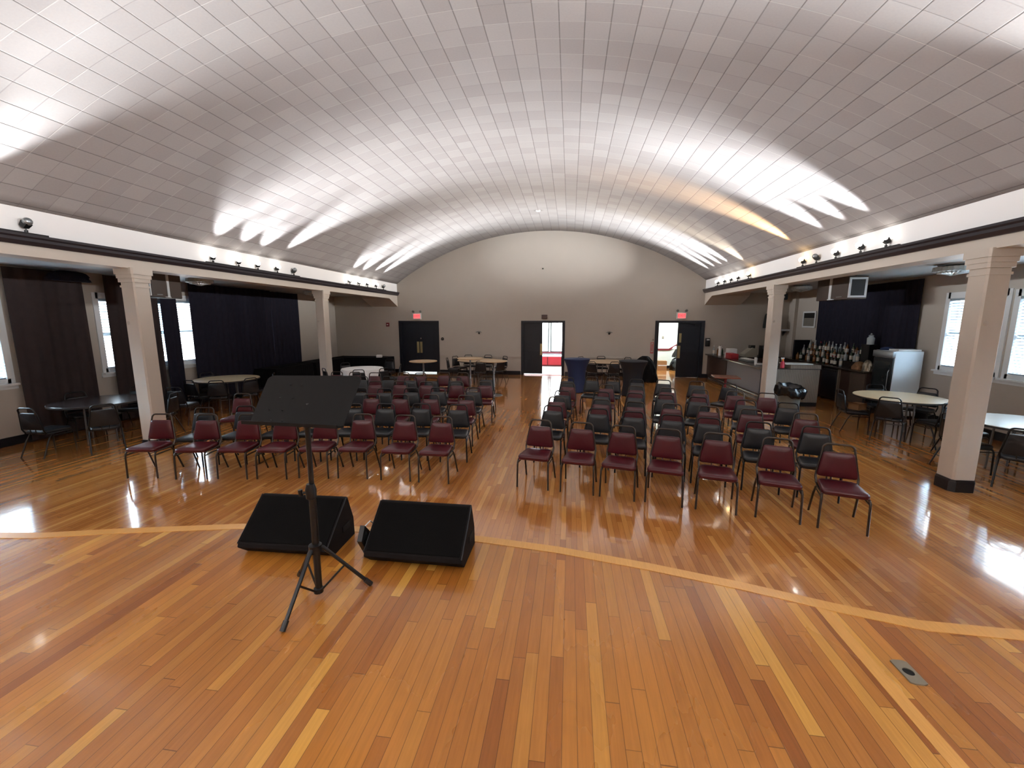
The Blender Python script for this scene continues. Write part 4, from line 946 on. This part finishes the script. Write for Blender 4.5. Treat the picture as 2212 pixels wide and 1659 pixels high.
tag(obj('light_switch', MB().rbox(4.02,4.10,L1-.012,L1,1.30,1.42,.004), M['zinc']), 'light switch on the white wall seen through the stair door', 'switch')
lump('trash_bag', (4.62,18.6,0), .36, .30, .55, M['bag'], 'lower black trash bag on the lobby floor behind the stair door', 'trash bag', seed=21, pw=.45)
lump('trash_bag', (4.74,18.6,.545), .34, .28, .52, M['bag'], 'upper black trash bag slumped on top of the lower one', 'trash bag', seed=22, pw=.55)
lump('paper_scrap', (4.46,18.55,.90), .12, .06, .13, M['white_cloth'], 'white paper poking up by the black trash bags', 'paper', seed=23)
t = thing('carton', 'brown carton on the lobby floor beside the black trash bags', 'box', (3.92,18.5,0)); obj('carton_body', MB().box(-.18,.18,-.15,.15,0,.40), M['card'], t, 0); obj('tape', MB().box(-.181,.181,-.155,-.1501,.19,.23), M['window_frame'], t, 0)
t = thing('added_lobby_lamp', 'unseen round ceiling lamp added to light the stair lobby', 'lamp', (4.3,17.7,2.7)); obj('diffuser', MB().lathe([(.18,0),(.18,-.05),(.12,-.08),(.002,-.09)], n=24), emit('lobby_diffuser',(235,245,255),2), t)  # glowing lamp body added out of sight to light the lobby

# ------------------------------------------------------------------ lights
def light(name, typ, loc, energy, col=(1,1,1), **kw):
    d = bpy.data.lights.new(name, typ); d.energy = energy; d.color = col
    for k, v in kw.items(): setattr(d, k, v)
    o = bpy.data.objects.new(name, d); COL.objects.link(o); o.location = loc; return o
rs = random.Random(5)
for x, y, z, s, on in SPOTS:
    col = {1:(.95,.98,1),2:(1,.88,.68),3:(1,.62,.28),5:(.95,.98,1),6:(.97,.98,1)}[on]
    if on in (1,3):      # heads turned away from the stage: tight beams grazing the tiles
        o = light('spot_lamp', 'SPOT', (x,y,z), {1:120 if y > 5 else 70,3:150}[on], col, spot_size=math.radians(36), spot_blend=1, shadow_soft_size=.05)
        aim(o, (s*.80, rs.uniform(-.03,.07), .61))
    elif on in (2,6):    # heads turned toward the stage: softer beams
        o = light('spot_lamp', 'SPOT', (x,y,z), 46, col, spot_size=math.radians(52), spot_blend=1, shadow_soft_size=.05)
        aim(o, (s*.76, -.22, .60))
    # extra wide spot added at every lit head as ambient fill for the vault
    o = light('fill_spot', 'SPOT', (x,y,z), 122 if on != 5 else 240, col if on != 3 else (1,.9,.8), spot_size=math.radians(56 if on != 5 else 92), spot_blend=1, shadow_soft_size=.05)
    aim(o, (s*.95, .06, .27 if on != 5 else .55))
for (c, sz, ax, s) in PORTALS:
    d = bpy.data.lights.new('sky_portal', 'AREA'); d.shape = 'RECTANGLE'; d.size, d.size_y = sz; d.cycles.is_portal = True
    o = bpy.data.objects.new('sky_portal', d); COL.objects.link(o); o.location = c
    dirn = Vector((s,0,0)) if ax == 'x' else Vector((0,s,0))
    o.rotation_euler = dirn.to_track_quat('-Z','Z').to_euler()
light('lobby_fill', 'POINT', (4.3,17.7,2.5), 26, (.9,.97,1), shadow_soft_size=.15)  # point light added to brighten the lobby, its source unseen

W = bpy.data.worlds.new('sky'); S.world = W; W.use_nodes = True; nt = W.node_tree; nt.nodes.clear()
def wn(t, **k):
    n_ = nt.nodes.new('ShaderNode'+t)
    for a, v in k.items(): setattr(n_, a, v)
    return n_
tc = wn('TexCoord'); sp = wn('SeparateXYZ'); nt.links.new(tc.outputs['Generated'], sp.inputs[0])
rp = wn('ValToRGB'); mr = wn('MapRange'); mr.inputs[1].default_value = -1; mr.inputs[2].default_value = 1
nt.links.new(sp.outputs[2], mr.inputs[0]); nt.links.new(mr.outputs[0], rp.inputs[0])
e = rp.color_ramp.elements
e[0].position = .0; e[0].color = (.25,.25,.24,1); e[1].position = 1; e[1].color = (6.2,8.2,9.8,1)
for p, c in ((.42,(.20,.22,.24,1)),(.47,(.016,.034,.07,1)),(.52,(.016,.042,.105,1)),(.57,(.03,.07,.16,1)),(.66,(4.0,5.4,6.6,1))):
    q = e.new(p); q.color = c
# the sky is much brighter toward the sun side, beyond the far wall
my = wn('MapRange'); my.inputs[1].default_value = .25; my.inputs[2].default_value = .8; my.inputs[3].default_value = 0; my.inputs[4].default_value = 1
nt.links.new(sp.outputs[1], my.inputs[0])
mx = wn('Mix', data_type='RGBA'); nt.links.new(my.outputs[0], mx.inputs[0]); nt.links.new(rp.outputs[0], mx.inputs[6]); mx.inputs[7].default_value = (2.0,2.1,2.2,1)
bg = wn('Background'); bg.inputs[1].default_value = 1.0; nt.links.new(mx.outputs[2], bg.inputs[0])
wo = wn('OutputWorld'); nt.links.new(bg.outputs[0], wo.inputs[0])

# ------------------------------------------------------------------ camera
cd = bpy.data.cameras.new('camera'); cam = bpy.data.objects.new('camera', cd); COL.objects.link(cam); S.camera = cam
RM = Matrix(((0.9905647501880692,-0.020107969970539843,0.13556232968089602),(0.13704266597844214,0.15172580876184666,-0.978876185560301),(-0.0008850911643509212,0.988218067280308,0.15304988766543862)))
cam.matrix_world = Matrix.Translation((0,0,2.15)) @ RM.to_4x4()
cd.sensor_fit = 'HORIZONTAL'; cd.sensor_width = 36; cd.lens = 900/2212*36; cd.clip_start = .05; cd.clip_end = 200
vs = S.view_settings; vs.view_transform = 'Standard'; vs.look = 'None'; vs.gamma = 1; vs.use_curve_mapping = False; vs.exposure = 3.08
cy = S.cycles
cy.use_denoising = True; cy.max_bounces = 9; cy.diffuse_bounces = 6; cy.glossy_bounces = 4; cy.transmission_bounces = 4; cy.transparent_max_bounces = 12
cy.sample_clamp_indirect = 8; cy.caustics_reflective = False; cy.caustics_refractive = False
